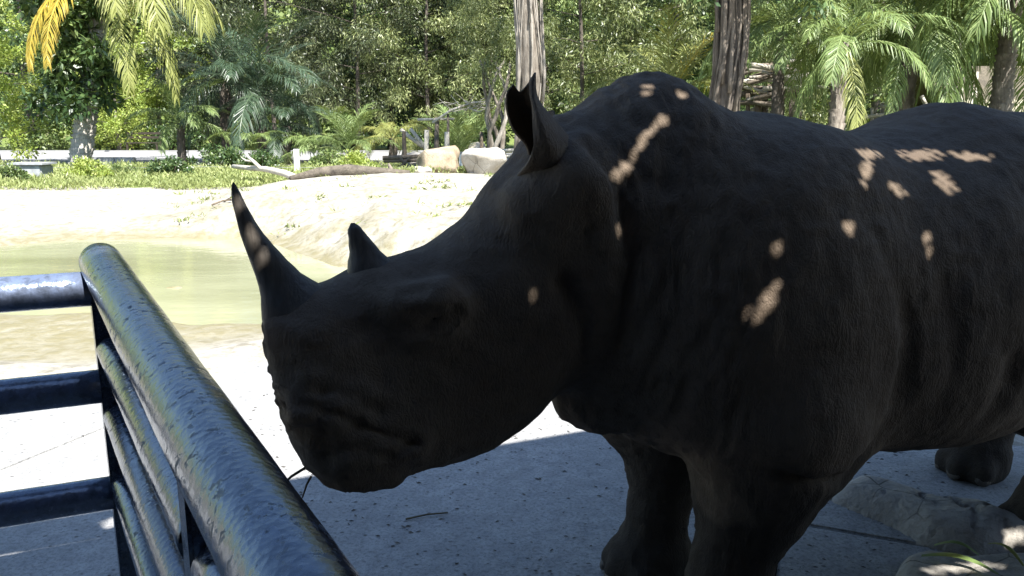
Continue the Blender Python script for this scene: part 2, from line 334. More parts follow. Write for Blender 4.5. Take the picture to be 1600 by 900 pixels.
def rhino_field(step):
    xs = np.arange(-1.36, 2.26, step, dtype=np.float32); ys = np.arange(-.66, .66+step, step, dtype=np.float32); zs = np.arange(-.06, 1.72, step, dtype=np.float32)
    V = np.full((len(xs), len(ys), len(zs)), 1., np.float32)
    def sub(lo, hi, m):
        sl = []
        for ax, a, b in zip((xs, ys, zs), lo, hi):
            i = max(0, np.searchsorted(ax, a-m)); j = min(len(ax), np.searchsorted(ax, b+m)); sl.append(slice(int(i), int(j)))
        return tuple(sl), np.meshgrid(xs[sl[0]], ys[sl[1]], zs[sl[2]], indexing='ij', sparse=True)
    def add(fn, lo, hi, k):
        sl, P = sub(lo, hi, k+.06)
        V[sl] = smin(V[sl], fn(P), k)
    def cap(a, b, ra, rb, k=.06):
        lo = [min(a[i]-ra, b[i]-rb) for i in range(3)]; hi = [max(a[i]+ra, b[i]+rb) for i in range(3)]
        add(lambda P: seg(P, a, b, ra, rb), lo, hi, k)
    def blob(c, r, k=.06, ang=0.):
        R = max(r[0], r[2]) if ang else None
        rr = (R or r[0], r[1], R or r[2])
        add(lambda P: ell(P, c, r, ang), [c[i]-rr[i] for i in range(3)], [c[i]+rr[i] for i in range(3)], k)
    def groove(pts, width, depth, sub_=True):
        pts = np.array(pts)
        sl, P = sub(pts.min(0), pts.max(0), width*3)
        dd = None
        for a, b in zip(pts[:-1], pts[1:]):
            q = seg(P, a, b, 0, 0); dd = q if dd is None else np.minimum(dd, q)
        V[sl] += depth*np.exp(-(dd/width)**2)
    # trunk, shoulder and rump masses
    add(lambda P: loft(P[0], P[2], P[1], TRUNK, .06), (-.62, -.56, .2), (2.16, .56, 1.68), .05)
    for sd in (-1, 1):
        blob((.10, .27*sd, .92), (.36, .19, .46), .10, .15)          # shoulder
        blob((.13, .30*sd, .70), (.20, .15, .20), .08, .3)           # upper arm and elbow
        blob((1.45, .28*sd, 1.02), (.42, .24, .44), .12)              # thigh
        blob((.85, .30*sd, .90), (.45, .22, .36), .12)               # barrel
    # head
    def headf(P):
        t = (P[0]-HEAD_A[0])*HEAD_D[0]+(P[2]-HEAD_A[1])*HEAD_D[1]
        e = (P[0]-HEAD_A[0])*HEAD_N[0]+(P[2]-HEAD_A[1])*HEAD_N[1]
        return loft(t, e, P[1], HEAD, .12)
    add(headf, (-1.34, -.23, .56), (-.2, .23, 1.6), .07)
    def hp(t, e, l): return (HEAD_A[0]+t*HEAD_D[0]+e*HEAD_N[0], l, HEAD_A[1]+t*HEAD_D[1]+e*HEAD_N[1])
    blob(hp(.090, -.076, 0), (.048, .115, .044), .018, .9)                      # lower lip
    blob((-.36, 0, .74), (.10, .10, .075), .06)                       # throat fold
    for sd in (-1, 1):
        cap(hp(.42, .205, .135*sd), hp(.50, .165, .158*sd), .036, .034, .05)    # brow over the eye
        cap(hp(.47, .16, .166*sd), hp(.50, .11, .172*sd), .022, .022, .05)
        cap(hp(.40, .13, .158*sd), hp(.45, .095, .166*sd), .022, .022, .05)
        cap(hp(.10, .20, .115*sd), hp(.145, .15, .125*sd), .032, .03, .03)    # nostril wing
        cap(hp(.10, .07, .125*sd), hp(.20, -.05, .135*sd), .03, .03, .03)     # lip fold
    cap((-.50, -.13, 1.425), (-.475, -.17, 1.36), .055, .05, .04)      # roll of hide between ear and nape
    cap((-.475, -.17, 1.36), (-.445, -.185, 1.24), .05, .035, .05)
    cap(hp(.815, .125, -.125), hp(.90, .12, -.15), .068, .06, .05)
    cap(hp(.80, .06, -.12), hp(.885, .09, -.150), .085, .070, .05)      # ear roots
    cap(hp(.94, .0, .11), hp(1.0, .01, .13), .08, .055, .05)
    blob((-1.115, 0, 1.03), (.09, .096, .08), .05)                  # skin collars under the horns
    blob((-.94, 0, 1.09), (.10, .095, .07), .05)
    # legs: near side is -1
    for sd, k0, k1, f0 in ((-1, (-.03, .46), (-.04, .26), (-.10, .10)), (1, (.0, .46), (.03, .26), (.01, .10))):
        l = .25*sd if sd < 0 else .175
        cap((.06 if sd < 0 else -.05, .29*sd, .72), (k0[0]+.06, l, .50), .19 if sd < 0 else .21, .145, .08)
        cap((k0[0]+.06, l, .50), (k1[0], l, k1[1]), .145 if sd < 0 else .135, .10 if sd < 0 else .095, .06)
        cap((k1[0], l, k1[1]), (f0[0], l, f0[1]), .10 if sd < 0 else .09, .11, .04)
        cap((f0[0], l, .07), (f0[0]-.02, l, .055), .13, .13, .04)
        for a in (-.9, 0, .9):
            blob((f0[0]-.03-.09*math.cos(a), l+.10*math.sin(a), .05), (.055, .05, .06), .02)
    for sd, s0 in ((-1, 1.56), (1, 1.84)):
        l = .23*sd
        cap((1.50, .28*sd, .80), (s0-.22, l+.02*sd, .60), .24, .17, .10)
        cap((s0-.22, l, .60), (s0+.06, l, .42), .15, .11, .06)
        cap((s0+.06, l, .42), (s0-.04, l, .14), .105, .10, .04)
        cap((s0-.05, l, .07), (s0-.08, l, .06), .125, .12, .04)
        for a in (-.9, 0, .9):
            blob((s0-.09-.09*math.cos(a), l+.10*math.sin(a), .05), (.055, .05, .06), .02)
    # tail
    cap((2.08, 0, 1.16), (2.17, 0, .75), .05, .03, .06)
    # folds in the hide (near side has them where the photo shows them)
    for sd in (-1, 1):
        groove([(.18, .42*sd, 1.33), (.228, .46*sd, 1.207), (.292, .48*sd, 1.086)], .022, .03)
        groove([(.292, .48*sd, 1.086), (.330, .485*sd, .963), (.332, .485*sd, .822), (.332, .48*sd, .733), (.29, .45*sd, .647), (.21, .44*sd, .60)], .024, .14)
        groove([(.43, .5*sd, 1.1), (.48, .52*sd, .95), (.48, .52*sd, .80), (.45, .50*sd, .66)], .028, .06)
        groove([(-.253, .36*sd, .678), (-.089, .42*sd, .640), (.10, .44*sd, .60), (.24, .43*sd, .55)], .022, .03)          # elbow flap edge
        groove([(-.50, .06*sd, 1.53), (-.50, .16*sd, 1.49), (-.46, .20*sd, 1.42), (-.41, .22*sd, 1.33), (-.39, .24*sd, 1.18)], .020, .065)
        groove([(-.39, .24*sd, 1.18), (-.40, .24*sd, 1.02), (-.43, .22*sd, .88)], .022, .035)
        groove([(-.66, .185*sd, 1.36), (-.655, .20*sd, 1.30), (-.60, .22*sd, 1.24), (-.50, .22*sd, 1.25)], .014, .022)
        groove([(-.56, .20*sd, 1.13), (-.50, .22*sd, .98), (-.50, .2*sd, .83)], .024, .03)
        groove([(-.30, .30*sd, 1.40), (-.32, .33*sd, 1.2), (-.30, .36*sd, 1.0), (-.28, .36*sd, .8)], .05, .022)
        groove([(.70, .52*sd, .85), (.66, .52*sd, .62)], .04, .02)
        groove([(.95, .52*sd, 1.0), (1.02, .52*sd, .80), (1.05, .48*sd, .60)], .05, .03)
        # muzzle creases, mouth, nostril, eye
        for pts in (((.121, .314), (.17, .286), (.217, .215), (.259, .113)), ((.100, .291), (.147, .246), (.188, .168), (.206, .083)), ((.157, .337), (.205, .30), (.254, .191)),
                    ((.064, .231), (.106, .223), (.139, .167), (.156, .093)), ((.158, .103), (.171, .033), (.205, -.041)), ((.14, .31), (.19, .275), (.23, .20), (.27, .14))):
            m = len(pts)-1
            groove([hp(t, e, (.105+.045*min(1, 2*i/m))*sd) for i, (t, e) in enumerate(pts)], .010, .017)
            groove([hp(t, e, (.145+.012*i/m)*sd) for i, (t, e) in enumerate(pts)], .010, .012)
        groove([hp(.0, .12, .11*sd), hp(.073, .099, .15*sd), hp(.112, .056, .155*sd), hp(.151, -.012, .155*sd), hp(.196, -.034, .15*sd)], .011, .024)
        groove([hp(.068, .188, .135*sd), hp(.094, .165, .15*sd), hp(.071, .133, .15*sd)], .016, .035)
        groove([hp(.40, .15, .185*sd), hp(.444, .145, .19*sd), hp(.485, .112, .19*sd)], .012, .035)
        groove([hp(.437, .229, .15*sd), hp(.471, .208, .165*sd), hp(.494, .144, .185*sd), hp(.488, .098, .19*sd), hp(.436, .108, .19*sd), hp(.391, .151, .18*sd)], .009, .014)
        groove([hp(.44, .08, .18*sd), hp(.50, .07, .19*sd), hp(.53, .10, .195*sd)], .009, .010)
        for k in range(6):
            groove([hp(.17+.05*k, -.17-.03*k, .15*sd), hp(.20+.05*k, -.12-.03*k, .155*sd)], .012, .009)
    return V, xs, ys, zs
def surface_nets(V, xs, ys, zs):
    ins = V < 0
    c = [ins[i:ins.shape[0]-1+i, j:ins.shape[1]-1+j, k:ins.shape[2]-1+k] for i in (0, 1) for j in (0, 1) for k in (0, 1)]
    n = sum(a.astype(np.int8) for a in c)
    act = (n > 0) & (n < 8)
    idx = np.argwhere(act); vid = np.full(act.shape, -1, np.int64); vid[act] = np.arange(len(idx))
    co = [(i, j, k) for i in (0, 1) for j in (0, 1) for k in (0, 1)]
    vals = [V[idx[:, 0]+a, idx[:, 1]+b, idx[:, 2]+cc] for a, b, cc in co]
    acc = np.zeros((len(idx), 3)); cnt = np.zeros(len(idx))
    for p in range(8):
        for q in range(p+1, 8):
            df = [co[q][m]-co[p][m] for m in range(3)]
            if sum(map(abs, df)) != 1: continue
            a, b = vals[p], vals[q]; x = (a < 0) != (b < 0)
            t = np.where(x, a/np.where(a == b, 1, a-b), 0)
            for m in range(3): acc[:, m] += np.where(x, co[p][m]+t*df[m], 0)
            cnt += x
    loc = idx+acc/cnt[:, None]; step = float(xs[1]-xs[0])
    verts = loc*step+np.array([xs[0], ys[0], zs[0]])
    faces = []
    for ax in range(3):
        o1, o2 = [(1, 2), (2, 0), (0, 1)][ax]
        A = np.moveaxis(ins, ax, 0); s = np.moveaxis(A[:-1] != A[1:], 0, ax); up = np.moveaxis(A[:-1], 0, ax)
        e = np.argwhere(s); e = e[(e[:, o1] > 0) & (e[:, o2] > 0) & (e[:, o1] < V.shape[o1]-1) & (e[:, o2] < V.shape[o2]-1)]
        def g(d1, d2):
            k = e.copy(); k[:, o1] -= d1; k[:, o2] -= d2
            return vid[k[:, 0], k[:, 1], k[:, 2]]
        f = np.stack([g(1, 1), g(0, 1), g(0, 0), g(1, 0)], 1)
        flip = ~up[e[:, 0], e[:, 1], e[:, 2]]
        f[flip] = f[flip][:, ::-1]; faces.append(f)
    return verts, np.concatenate(faces)
def smooth(v, f, it, lam=.5):
    n = len(v)
    for _ in range(it):
        s = np.zeros_like(v); c = np.zeros(n)
        for a, b in ((0, 1), (1, 2), (2, 3), (3, 0)):
            for p, q in ((a, b), (b, a)):
                for m in range(3): s[:, m] += np.bincount(f[:, p], v[f[:, q], m], n)
                c += np.bincount(f[:, p], minlength=n)
        v = v+lam*(s/c[:, None]-v)
    return v

def tube_rings(cen, rad, n, flat=1.):
    """closed tapered tube through ring centres: verts, quads (caps as fans of quads)"""
    cen = np.array(cen, float); V = []; F = []
    tg = np.gradient(cen, axis=0); tg /= np.linalg.norm(tg, axis=1)[:, None]
    ref = np.array([0, 1., 0]) if abs(tg[0][1]) < .8 else np.array([1., 0, 0])
    for c, t, r in zip(cen, tg, rad):
        a = np.cross(t, ref); a /= np.linalg.norm(a); b = np.cross(t, a)
        for k in range(n):
            w = 2*math.pi*k/n
            V.append(c+r*(math.cos(w)*a+flat*math.sin(w)*b))
    m = len(cen)
    for i in range(m-1):
        for k in range(n):
            k2 = (k+1) % n
            F.append((i*n+k, i*n+k2, i*n+n+k2, i*n+n+k))
    return V, F, m
def resample(pts, n):
    pts = np.array(pts, float); t = np.linspace(0, 1, len(pts))
    tab = np.column_stack([t, pts]); u = np.linspace(0, 1, n)
    return np.stack(curve(u, tab), 1)
def ear_shape(mirror=False, nu=26, nv=22, thick=.011):
    """a cupped ear: walls curled round an opening that faces forward, pointed tip; rhino frame"""
    E = np.array(EAR); E[0, :, 1] += .09; E[1, :, 1] += .025; G = np.zeros((nu, 5, 3)); u = np.linspace(0, 1, nu)
    for c in range(5): G[:, c] = np.stack(curve(u, np.column_stack([np.linspace(0, 1, len(E)), E[:, c]])), 1)
    P = np.zeros((nu, nv, 3)); w = np.linspace(0, 1, nv)
    for i in range(nu): P[i] = np.stack(curve(w, np.column_stack([np.linspace(0, 1, 5), G[i]])), 1)
    n = np.cross(np.gradient(P, axis=0), np.gradient(P, axis=1)); n /= np.linalg.norm(n, axis=2)[:, :, None]+1e-9
    t = thick*np.clip(1.15-u*.75, .3, 1)[:, None, None]
    V = np.concatenate([(P+n*t*.5).reshape(-1, 3), (P-n*t*.5).reshape(-1, 3)]); m = nu*nv; F = []
    for i in range(nu-1):
        for k in range(nv-1):
            a = i*nv+k
            F.append((a, a+1, a+nv+1, a+nv)); F.append((m+a, m+a+nv, m+a+nv+1, m+a+1))
        for k in (0, nv-1):
            a = i*nv+k; F.append((a, a+nv, m+a+nv, m+a))
    for k in range(nv-1):
        a = (nu-1)*nv+k; F.append((a, a+1, m+a+1, m+a))
    if mirror: V = V*np.array([1, -1, 1])+np.array([.19, 0, -.08])       # the other ear is laid back
    else: F = [f[::-1] for f in F]
    return V, F
EAR = [((-0.562, -0.06, 1.363), (-0.462, -0.04, 1.358), (-0.446, -0.125, 1.371), (-0.559, -0.2, 1.355), (-0.634, -0.185, 1.38)),
       ((-0.572, -0.06, 1.413), (-0.468, -0.04, 1.41), (-0.464, -0.125, 1.414), (-0.573, -0.2, 1.403), (-0.637, -0.185, 1.415)),
       ((-0.593, -0.06, 1.453), (-0.513, -0.04, 1.445), (-0.492, -0.125, 1.447), (-0.592, -0.2, 1.442), (-0.637, -0.185, 1.45)),
       ((-0.625, -0.06, 1.486), (-0.552, -0.04, 1.487), (-0.527, -0.125, 1.484), (-0.61, -0.2, 1.477), (-0.637, -0.185, 1.481)),
       ((-0.643, -0.066, 1.52), (-0.58, -0.048, 1.524), (-0.561, -0.125, 1.518), (-0.622, -0.193, 1.511), (-0.634, -0.179, 1.513)),
       ((-0.654, -0.078, 1.551), (-0.607, -0.064, 1.552), (-0.589, -0.125, 1.547), (-0.628, -0.179, 1.542), (-0.63, -0.168, 1.544)),
       ((-0.656, -0.09, 1.576), (-0.617, -0.079, 1.565), (-0.603, -0.125, 1.576), (-0.627, -0.165, 1.568), (-0.632, -0.157, 1.572)),
       ((-0.646, -0.102, 1.592), (-0.624, -0.095, 1.575), (-0.604, -0.125, 1.616), (-0.62, -0.151, 1.611), (-0.627, -0.146, 1.598))]  # rows from root to tip: far rim, far wall, back, near wall, near rim
EARS = [(False,), (True,)]
FRONT_HORN = [(-1.06, .94, .07), (-1.11, 1.01, .095), (-1.155, 1.085, .084), (-1.187, 1.15, .049), (-1.218, 1.212, .0325), (-1.242, 1.262, .0225), (-1.261, 1.319, .0145), (-1.271, 1.362, .007), (-1.272, 1.377, .001)]
REAR_HORN = [(-.91, 1.02, .07), (-.937, 1.07, .095), (-.955, 1.115, .092), (-.979, 1.165, .056), (-.993, 1.21, .033), (-1.006, 1.245, .0205), (-1.012, 1.264, .0135), (-1.014, 1.275, .003)]
def horn_shape(st):
    p = resample(st, 26)
    cen = np.stack([p[:, 0], np.zeros(len(p)), p[:, 1]], 1)
    return tube_rings(cen, np.maximum(p[:, 2], .0008), 28, .82)[:2]
# roof holes shaped to throw the sun patches: position along and across the roof, half length, half width, direction
ROOF_SUN_HOLES = [(1.286, 0.564, 0.038, 0.013, 0.54),
             (1.238, 0.526, 0.042, 0.013, 0.69),
             (1.177, 0.463, 0.048, 0.015, 0.69),
             (1.278, 0.693, 0.021, 0.01, -1.05),
             (1.268, 0.664, 0.014, 0.01, -0.66),
             (1.359, 0.645, 0.018, 0.012, -0.93),
             (1.892, 0.415, 0.081, 0.019, 0.32),
             (2.151, 0.467, 0.096, 0.042, 0.02),
             (2.319, 0.429, 0.071, 0.026, -0.41),
             (1.838, 0.339, 0.076, 0.019, -2.17),
             (1.933, 0.282, 0.039, 0.024, -0.31),
             (2.146, 0.323, 0.055, 0.036, -1.38),
             (1.719, 0.16, 0.023, 0.019, -1.76),
             (1.51, 0.143, 0.015, 0.009, -0.56),
             (2.002, 0.135, 0.022, 0.016, -1.75),
             (2.01, 0.101, 0.011, 0.01, -1.41),
             (1.49, 0.042, 0.036, 0.018, 0.81),
             (1.442, 0.035, 0.009, 0.009, 0.84),
             (1.162, 0.329, 0.013, 0.009, 0.06),
             (0.955, 0.248, 0.011, 0.009, -0.44),
             (0.299, 0.552, 0.009, 0.009, -0.87),
             (0.332, 0.497, 0.017, 0.009, -0.97),
             (0.354, 0.459, 0.014, 0.009, -2.22),
             (2.966, -0.438, 0.034, 0.034, 0.24),
             (2.577, -0.519, 0.144, 0.022, -0.21),
             (0.0, 1.02, 0.06, 0.05, 0.0)]
# ---------------------------------------------------------------- setting: ground, pond, road, pavement
WATER = -.25
POND = np.array([at(*p, z=WATER)[:2] for p in ((-330, 400), (0, 384), (120, 376), (250, 373), (388, 371), (430, 384), (470, 398), (545, 416), (620, 432), (665, 452), (600, 488), (500, 502), (420, 506), (340, 510), (290, 515), (215, 506), (135, 497), (0, 499), (-330, 512))])
def poly_sd(X, Y, P):
    """signed distance to a polygon, negative inside"""
    d = np.full(X.shape, 1e9); ins = np.zeros(X.shape, bool)
    for (x0, y0), (x1, y1) in zip(P, np.roll(P, -1, 0)):
        ex, ey = x1-x0, y1-y0; t = np.clip(((X-x0)*ex+(Y-y0)*ey)/(ex*ex+ey*ey), 0, 1)
        d = np.minimum(d, np.hypot(X-x0-t*ex, Y-y0-t*ey))
        c = ((y0 > Y) != (y1 > Y)) & (X < (x1-x0)*(Y-y0)/(y1-y0+1e-12)+x0); ins ^= c
    return np.where(ins, -d, d)
def nz2(X, Y, s, seed=0):
    return vnoise(np.stack([X.ravel()*s, Y.ravel()*s, np.zeros(X.size)+.5], 1), seed).reshape(X.shape)
SLAB_A = math.radians(-22); SA = np.array([math.cos(SLAB_A), math.sin(SLAB_A)]); SB = np.array([-math.sin(SLAB_A), math.cos(SLAB_A)])
PAD_B = 4.25
def ground_z(X, Y):
    X = np.asarray(X, float); Y = np.asarray(Y, float)
    sd = poly_sd(X, Y, POND)
    n = .5*nz2(X, Y, 1.1, 3)+.3*nz2(X, Y, 2.7, 4)+.2*nz2(X, Y, 6.5, 5)
    z = np.where(sd < 0, WATER+np.maximum(sd*.25, -.5), WATER+.30*(1-np.exp(-np.maximum(sd, 0)/1.5)))
    amp = np.clip(.022+.05*np.exp(-((sd-1.2)/1.6)**2), 0, .06)*np.where(Y > 40, .2, 1)
    z = z+amp*n
    mud_or_shade = np.exp(-(np.maximum(np.hypot((X+4.6)/2.2, (Y-6.3)/1.2), 0))**4)          # trampled mud flat with puddles, near left
    z = z*(1-mud_or_shade)+mud_or_shade*(WATER+.035+.05*n)
    for (px, py, h, r) in ((275, 449, .30, .22), (308, 442, .27, .17), (12, 428, .26, .2), (55, 426, .26, .15)):
        c = at(px, py, z=WATER); z = np.maximum(z, WATER-.27+h*np.exp(-(((X-c.x)/(r*1.6))**2+((Y-c.y)/r)**2))-.5*(np.hypot(X-c.x, Y-c.y) > 1)+.02*n)
    mound = np.exp(-(((X+1.9)/2.9)**2+((Y-16.0)/3.4)**2))
    z = z+(.24+.14*n*np.clip(1.2-(Y-9)/9, .15, 1))*mound*np.clip(sd/1.5, 0, 1)
    z = z+.10*np.exp(-(((X+1.0)/2.6)**2+((Y-11.0)/1.6)**2))*np.clip(sd/.8, 0, 1)*(1+1.8*n)
    east = np.clip((X+6.2)/1.5, 0, 1)*np.clip((Y-8.2)/1.2, 0, 1)*np.clip((24-Y)/6, 0, 1)          # steeper trampled bank on the mound side
    q = np.clip((sd+.12*n)/.9, 0, 1); z = z+.24*east*q*q*(3-2*q)+.10*n*east*np.clip(sd/.5, 0, 1)*np.clip((4.5-sd)/3, 0, 1)
    b = X*SB[0]+Y*SB[1]; pb = np.interp(X*SA[0]+Y*SA[1], [-3.9, -3.3], [3.15, PAD_B])
    pad = np.clip((pb+.7-b)/.6, 0, 1)*(np.abs(X*SA[0]+Y*SA[1]) < 13)
    z = z*(1-pad)+pad*(-.05)
    hill = np.clip((Y-62)/55, 0, 1); z = z+26*hill*hill*(3-2*hill)
    return z
def gz(x, y): return float(ground_z(np.array([x]), np.array([y]))[0])
def axis(lo, a, b, hi, step, k=1.16):
    c = list(np.arange(a, b, step)); s = step
    while c[-1] < hi: s = min(s*k, 8); c.append(c[-1]+s)
    s = step
    while c[0] > lo: s = min(s*k, 8); c.insert(0, c[0]-s)
    return np.array(c)
gx = axis(-260, -13, 6, 260, .11); gy = axis(-40, 4.2, 21, 420, .11)
GX, GY = np.meshgrid(gx, gy, indexing='xy'); GZ = ground_z(GX, GY)
sd_ = poly_sd(GX, GY, POND)
edge = np.interp(GX, [-30, -9, -6.3, -4.6, -2.5, 0, 2, 30], [19.0, 18.6, 18.4, 19.4, 18.2, 19.2, 18.0, 15.0])
grass_mask = np.clip((GY-edge)/1.2+.35*nz2(GX, GY, .9, 8), 0, 1)
grass_mask = grass_mask*(1-.9*np.clip((GY-28.2+.8*nz2(GX, GY, .5, 9))/.8, 0, 1)*np.clip((46.5-GY)/1.5, 0, 1)*np.clip((3-GX)/2, 0, 1))          # bare verge along the road
wet_mask = np.clip(1.25-(GZ-WATER)/.14, 0, 1)*(GZ < .1)
tramp = np.exp(-np.maximum(sd_, 0)/2.2)*(GX > -6.5)*(GY > 8)*np.clip(.5+1.3*nz2(GX, GY, 1.6, 21)+.8*nz2(GX, GY, 4.5, 22), 0, 1)*.95
wet_mask = np.maximum(wet_mask, tramp)
nx, ny = len(gx), len(gy); ii = np.arange(nx*ny).reshape(ny, nx)
gf = np.stack([ii[:-1, :-1].ravel(), ii[:-1, 1:].ravel(), ii[1:, 1:].ravel(), ii[1:, :-1].ravel()], 1)
g_me = mesh_data('ground', np.stack([GX.ravel(), GY.ravel(), GZ.ravel()], 1), gf, True, dict(grass=grass_mask.ravel(), wet=wet_mask.ravel()))
tag(add('ground', g_me, M['ground']), 'pale sandy bank and grass around the pond', kind='structure')
bm = bmesh.new()
vs = [bm.verts.new(p) for p in ((-60, 5.2, WATER), (6, 5.2, WATER), (6, 15.5, WATER), (-60, 15.5, WATER))]; bm.faces.new(vs)
tag(add('pond_water', bm_mesh('pond_water', bm), M['water']), 'still murky green pond water', kind='structure')
# road beyond the grass, with a low kerb on each side
bm = bmesh.new(); vs = [bm.verts.new(p) for p in ((-120, 31.5, .012), (1.5, 31.0, .012), (1.5, 43.0, .012), (-120, 43.6, .012))]; bm.faces.new(vs)
road_me = bm_mesh('road', bm)
tag(add('road', road_me, M['road'], loc=(0, 0, .05)), 'pale concrete road crossing behind the grass', kind='structure')
for y0, y1 in ((31.5, 31.0), (43.6, 43.0)):
    bm = bmesh.new()
    a = math.atan2(y1-y0, 121.5)
    box_bm(bm, (-60.7, -.08, -.1), (60.7, .08, .16), Matrix.Translation((-59.25, (y0+y1)/2, .0)) @ Matrix.Rotation(a, 4, 'Z'))
    tag(add('road_kerb', bm_mesh('road_kerb', bm), M['road']), kind='structure')
# pavement the animal stands on: cast slabs with recessed joints
pav = empty('pavement', (0, 0, 0)); tag(pav, 'grey concrete floor of the animal yard', kind='structure')
for (a0, a1, b0, b1) in ((-3.35, -.1, -3.0, PAD_B), (-8.35, -3.35, -3.0, 3.15), (-.1, 4.9, 3.05, PAD_B), (-.1, 4.9, .65, 3.05), (-.1, 4.9, -3.0, .65), (4.9, 9.9, -3.0, PAD_B)):
    bm = bmesh.new(); w, h = a1-a0-.006, b1-b0-.006; box_bm(bm, (-w/2, -h/2, -.14), (w/2, h/2, 0))
    bmesh.ops.bevel(bm, geom=[e for e in bm.edges if all(v.co.z > -.01 for v in e.verts)], offset=.008, segments=2, affect='EDGES')
    c = SA*(a0+a1)/2+SB*(b0+b1)/2
    o = add('slab', bm_mesh('slab', bm), M['concrete'], pav, (c[0], c[1], R.uniform(-.003, .003))); o.rotation_euler = (0, 0, SLAB_A)
# dung crumbs and grit scattered on the slabs: too many to count
def chips(n, xr, yr, z, smin_, smax_, seed):
    g = np.random.default_rng(seed); V = []; F = []
    for _ in range(n):
        x = g.uniform(*xr); y = yr[0]+(yr[1]-yr[0])*g.random(); s = smin_+(smax_-smin_)*g.random()**3; a = g.normal(0, .5); k = len(V)
        m = 6
        for q in range(m):
            w = 6.283*q/m; r = s*g.uniform(.6, 1.2); dx, dy = r*1.9*math.cos(w), r*.7*math.sin(w)
            V.append((x+dx*math.cos(a)-dy*math.sin(a), y+dx*math.sin(a)+dy*math.cos(a), z))
        V.append((x, y, z+s*g.uniform(.35, .8)))
        for q in range(m): F.append((k+q, k+(q+1) % m, k+m))
    return mesh_data('dung_crumbs', V, F)
tag(add('dung_crumbs', chips(3400, (-1.4, 3.4), (1.7, 4.4), .002, .0015, .0075, 5), M['debris']), 'small dark crumbs scattered over the concrete floor', kind='stuff')
# ---------------------------------------------------------------- shelter over the yard (casts the shade): sheet roof with cut sun holes, added light-blocking walls, posts
SH_A = math.radians(23.0); SP = np.array([math.cos(SH_A), math.sin(SH_A)]); SQ = np.array([-math.sin(SH_A), math.cos(SH_A)])
ROOF_Z = 3.2; ROOF_Q = 1.16; ROOF_STEP = .010; ROOF_P = 4.35
shelter = empty('open_shelter', (0, 0, 0), SH_A, 'dark shelter roof shading the yard, with added walls and sun holes', 'shelter')
def roof_mesh():
    ps = np.arange(-1.6, 3.4, ROOF_STEP); qs = np.arange(-2.4, ROOF_Q, ROOF_STEP)
    P, Q = np.meshgrid((ps[:-1]+ps[1:])/2, (qs[:-1]+qs[1:])/2, indexing='ij')
    keep = np.ones(P.shape, bool)
    for (p, q, rp, rq, an) in ROOF_SUN_HOLES:
        dx = (P-p)*math.cos(an)+(Q-q)*math.sin(an); dy = -(P-p)*math.sin(an)+(Q-q)*math.cos(an)
        jag = .34*np.sin(P*150+Q*95)+.30*np.sin(Q*210-P*70)
        keep &= (dx/rp)**2+(dy/rq)**2 > .66+jag
    keep &= (P > .06) | (np.abs(Q-.850-.006*np.sin(P*9)) > .047)          # slot added to let sun onto the left rails
    n, m = len(ps), len(qs); id_ = np.arange(n*m).reshape(n, m)
    F = np.stack([id_[:-1, :-1], id_[1:, :-1], id_[1:, 1:], id_[:-1, 1:]], -1)[keep]
    V = np.stack([np.repeat(ps, m), np.tile(qs, n), np.full(n*m, ROOF_Z)], 1)
    used = np.unique(F); mp = np.full(len(V), -1); mp[used] = np.arange(len(used))
    return V[used], mp[F]
rv, rf = roof_mesh()
b0 = [(-8, -6.0), (-1.6, -6.0), (float(np.arange(-1.6, 3.4, ROOF_STEP)[-1]), -6), (ROOF_P, -6)]
xa, xb = -1.6, float(np.arange(-1.6, 3.4, ROOF_STEP)[-1]); qa, qb = -2.4, float(np.arange(-2.4, ROOF_Q, ROOF_STEP)[-1])
ex = []
for (x0, x1, q0, q1) in ((-8, xa, -6, qb), (xb, ROOF_P, -6, qb), (xa, xb, -6, qa)):
    k = len(rv)+len(ex)*4; ex.append([(x0, q0, ROOF_Z), (x1, q0, ROOF_Z), (x1, q1, ROOF_Z), (x0, q1, ROOF_Z)])
rv = np.concatenate([rv]+[np.array(e) for e in ex]); nb = len(rv)-12
rf = np.concatenate([rf, np.array([[nb+4*i+j for j in range(4)] for i in range(3)])])
add('roof', mesh_data('roof', rv, rf), M['dark_wood'], shelter)
def boxpart(name, lo, hi, mat, parent, M_=None):
    bm = bmesh.new(); box_bm(bm, lo, hi, M_)
    return add(name, bm_mesh(name, bm), mat, parent)
boxpart('back_wall', (-8, -2.7, 0.02), (ROOF_P, -2.6, ROOF_Z-.02), M['dark_wood'], shelter)  # unseen wall added to keep fill light off the animal
boxpart('light_block_wall', (-4.6, -2.59, 0.02), (-4.5, 1.1, ROOF_Z-.02), M['dark_wood'], shelter)  # unseen walls at both ends, added to cut side light
boxpart('light_block_wall', (ROOF_P-.12, -2.59, 0.02), (ROOF_P-.02, -.7, ROOF_Z-.02), M['dark_wood'], shelter)
for x in (-4.3, 4.15): boxpart('post', (x-.08, -1.98, 0.02), (x+.08, -1.82, ROOF_Z-.16), M['dark_wood'], shelter)
boxpart('beam', (-8, -1.96, ROOF_Z-.155), (ROOF_P, -1.84, ROOF_Z-.02), M['dark_wood'], shelter)

# ---------------------------------------------------------------- rhinoceros
rhino = empty('rhinoceros', (float(RH_O[0]), float(RH_O[1]), 0), RH_A, 'large dark two-horned rhinoceros standing in the shade beside the pipe railing', 'rhinoceros')
V_, xs_, ys_, zs_ = rhino_field(.0105)
rb_v, rb_f = surface_nets(V_, xs_, ys_, zs_); rb_v = smooth(rb_v, rb_f, 2)
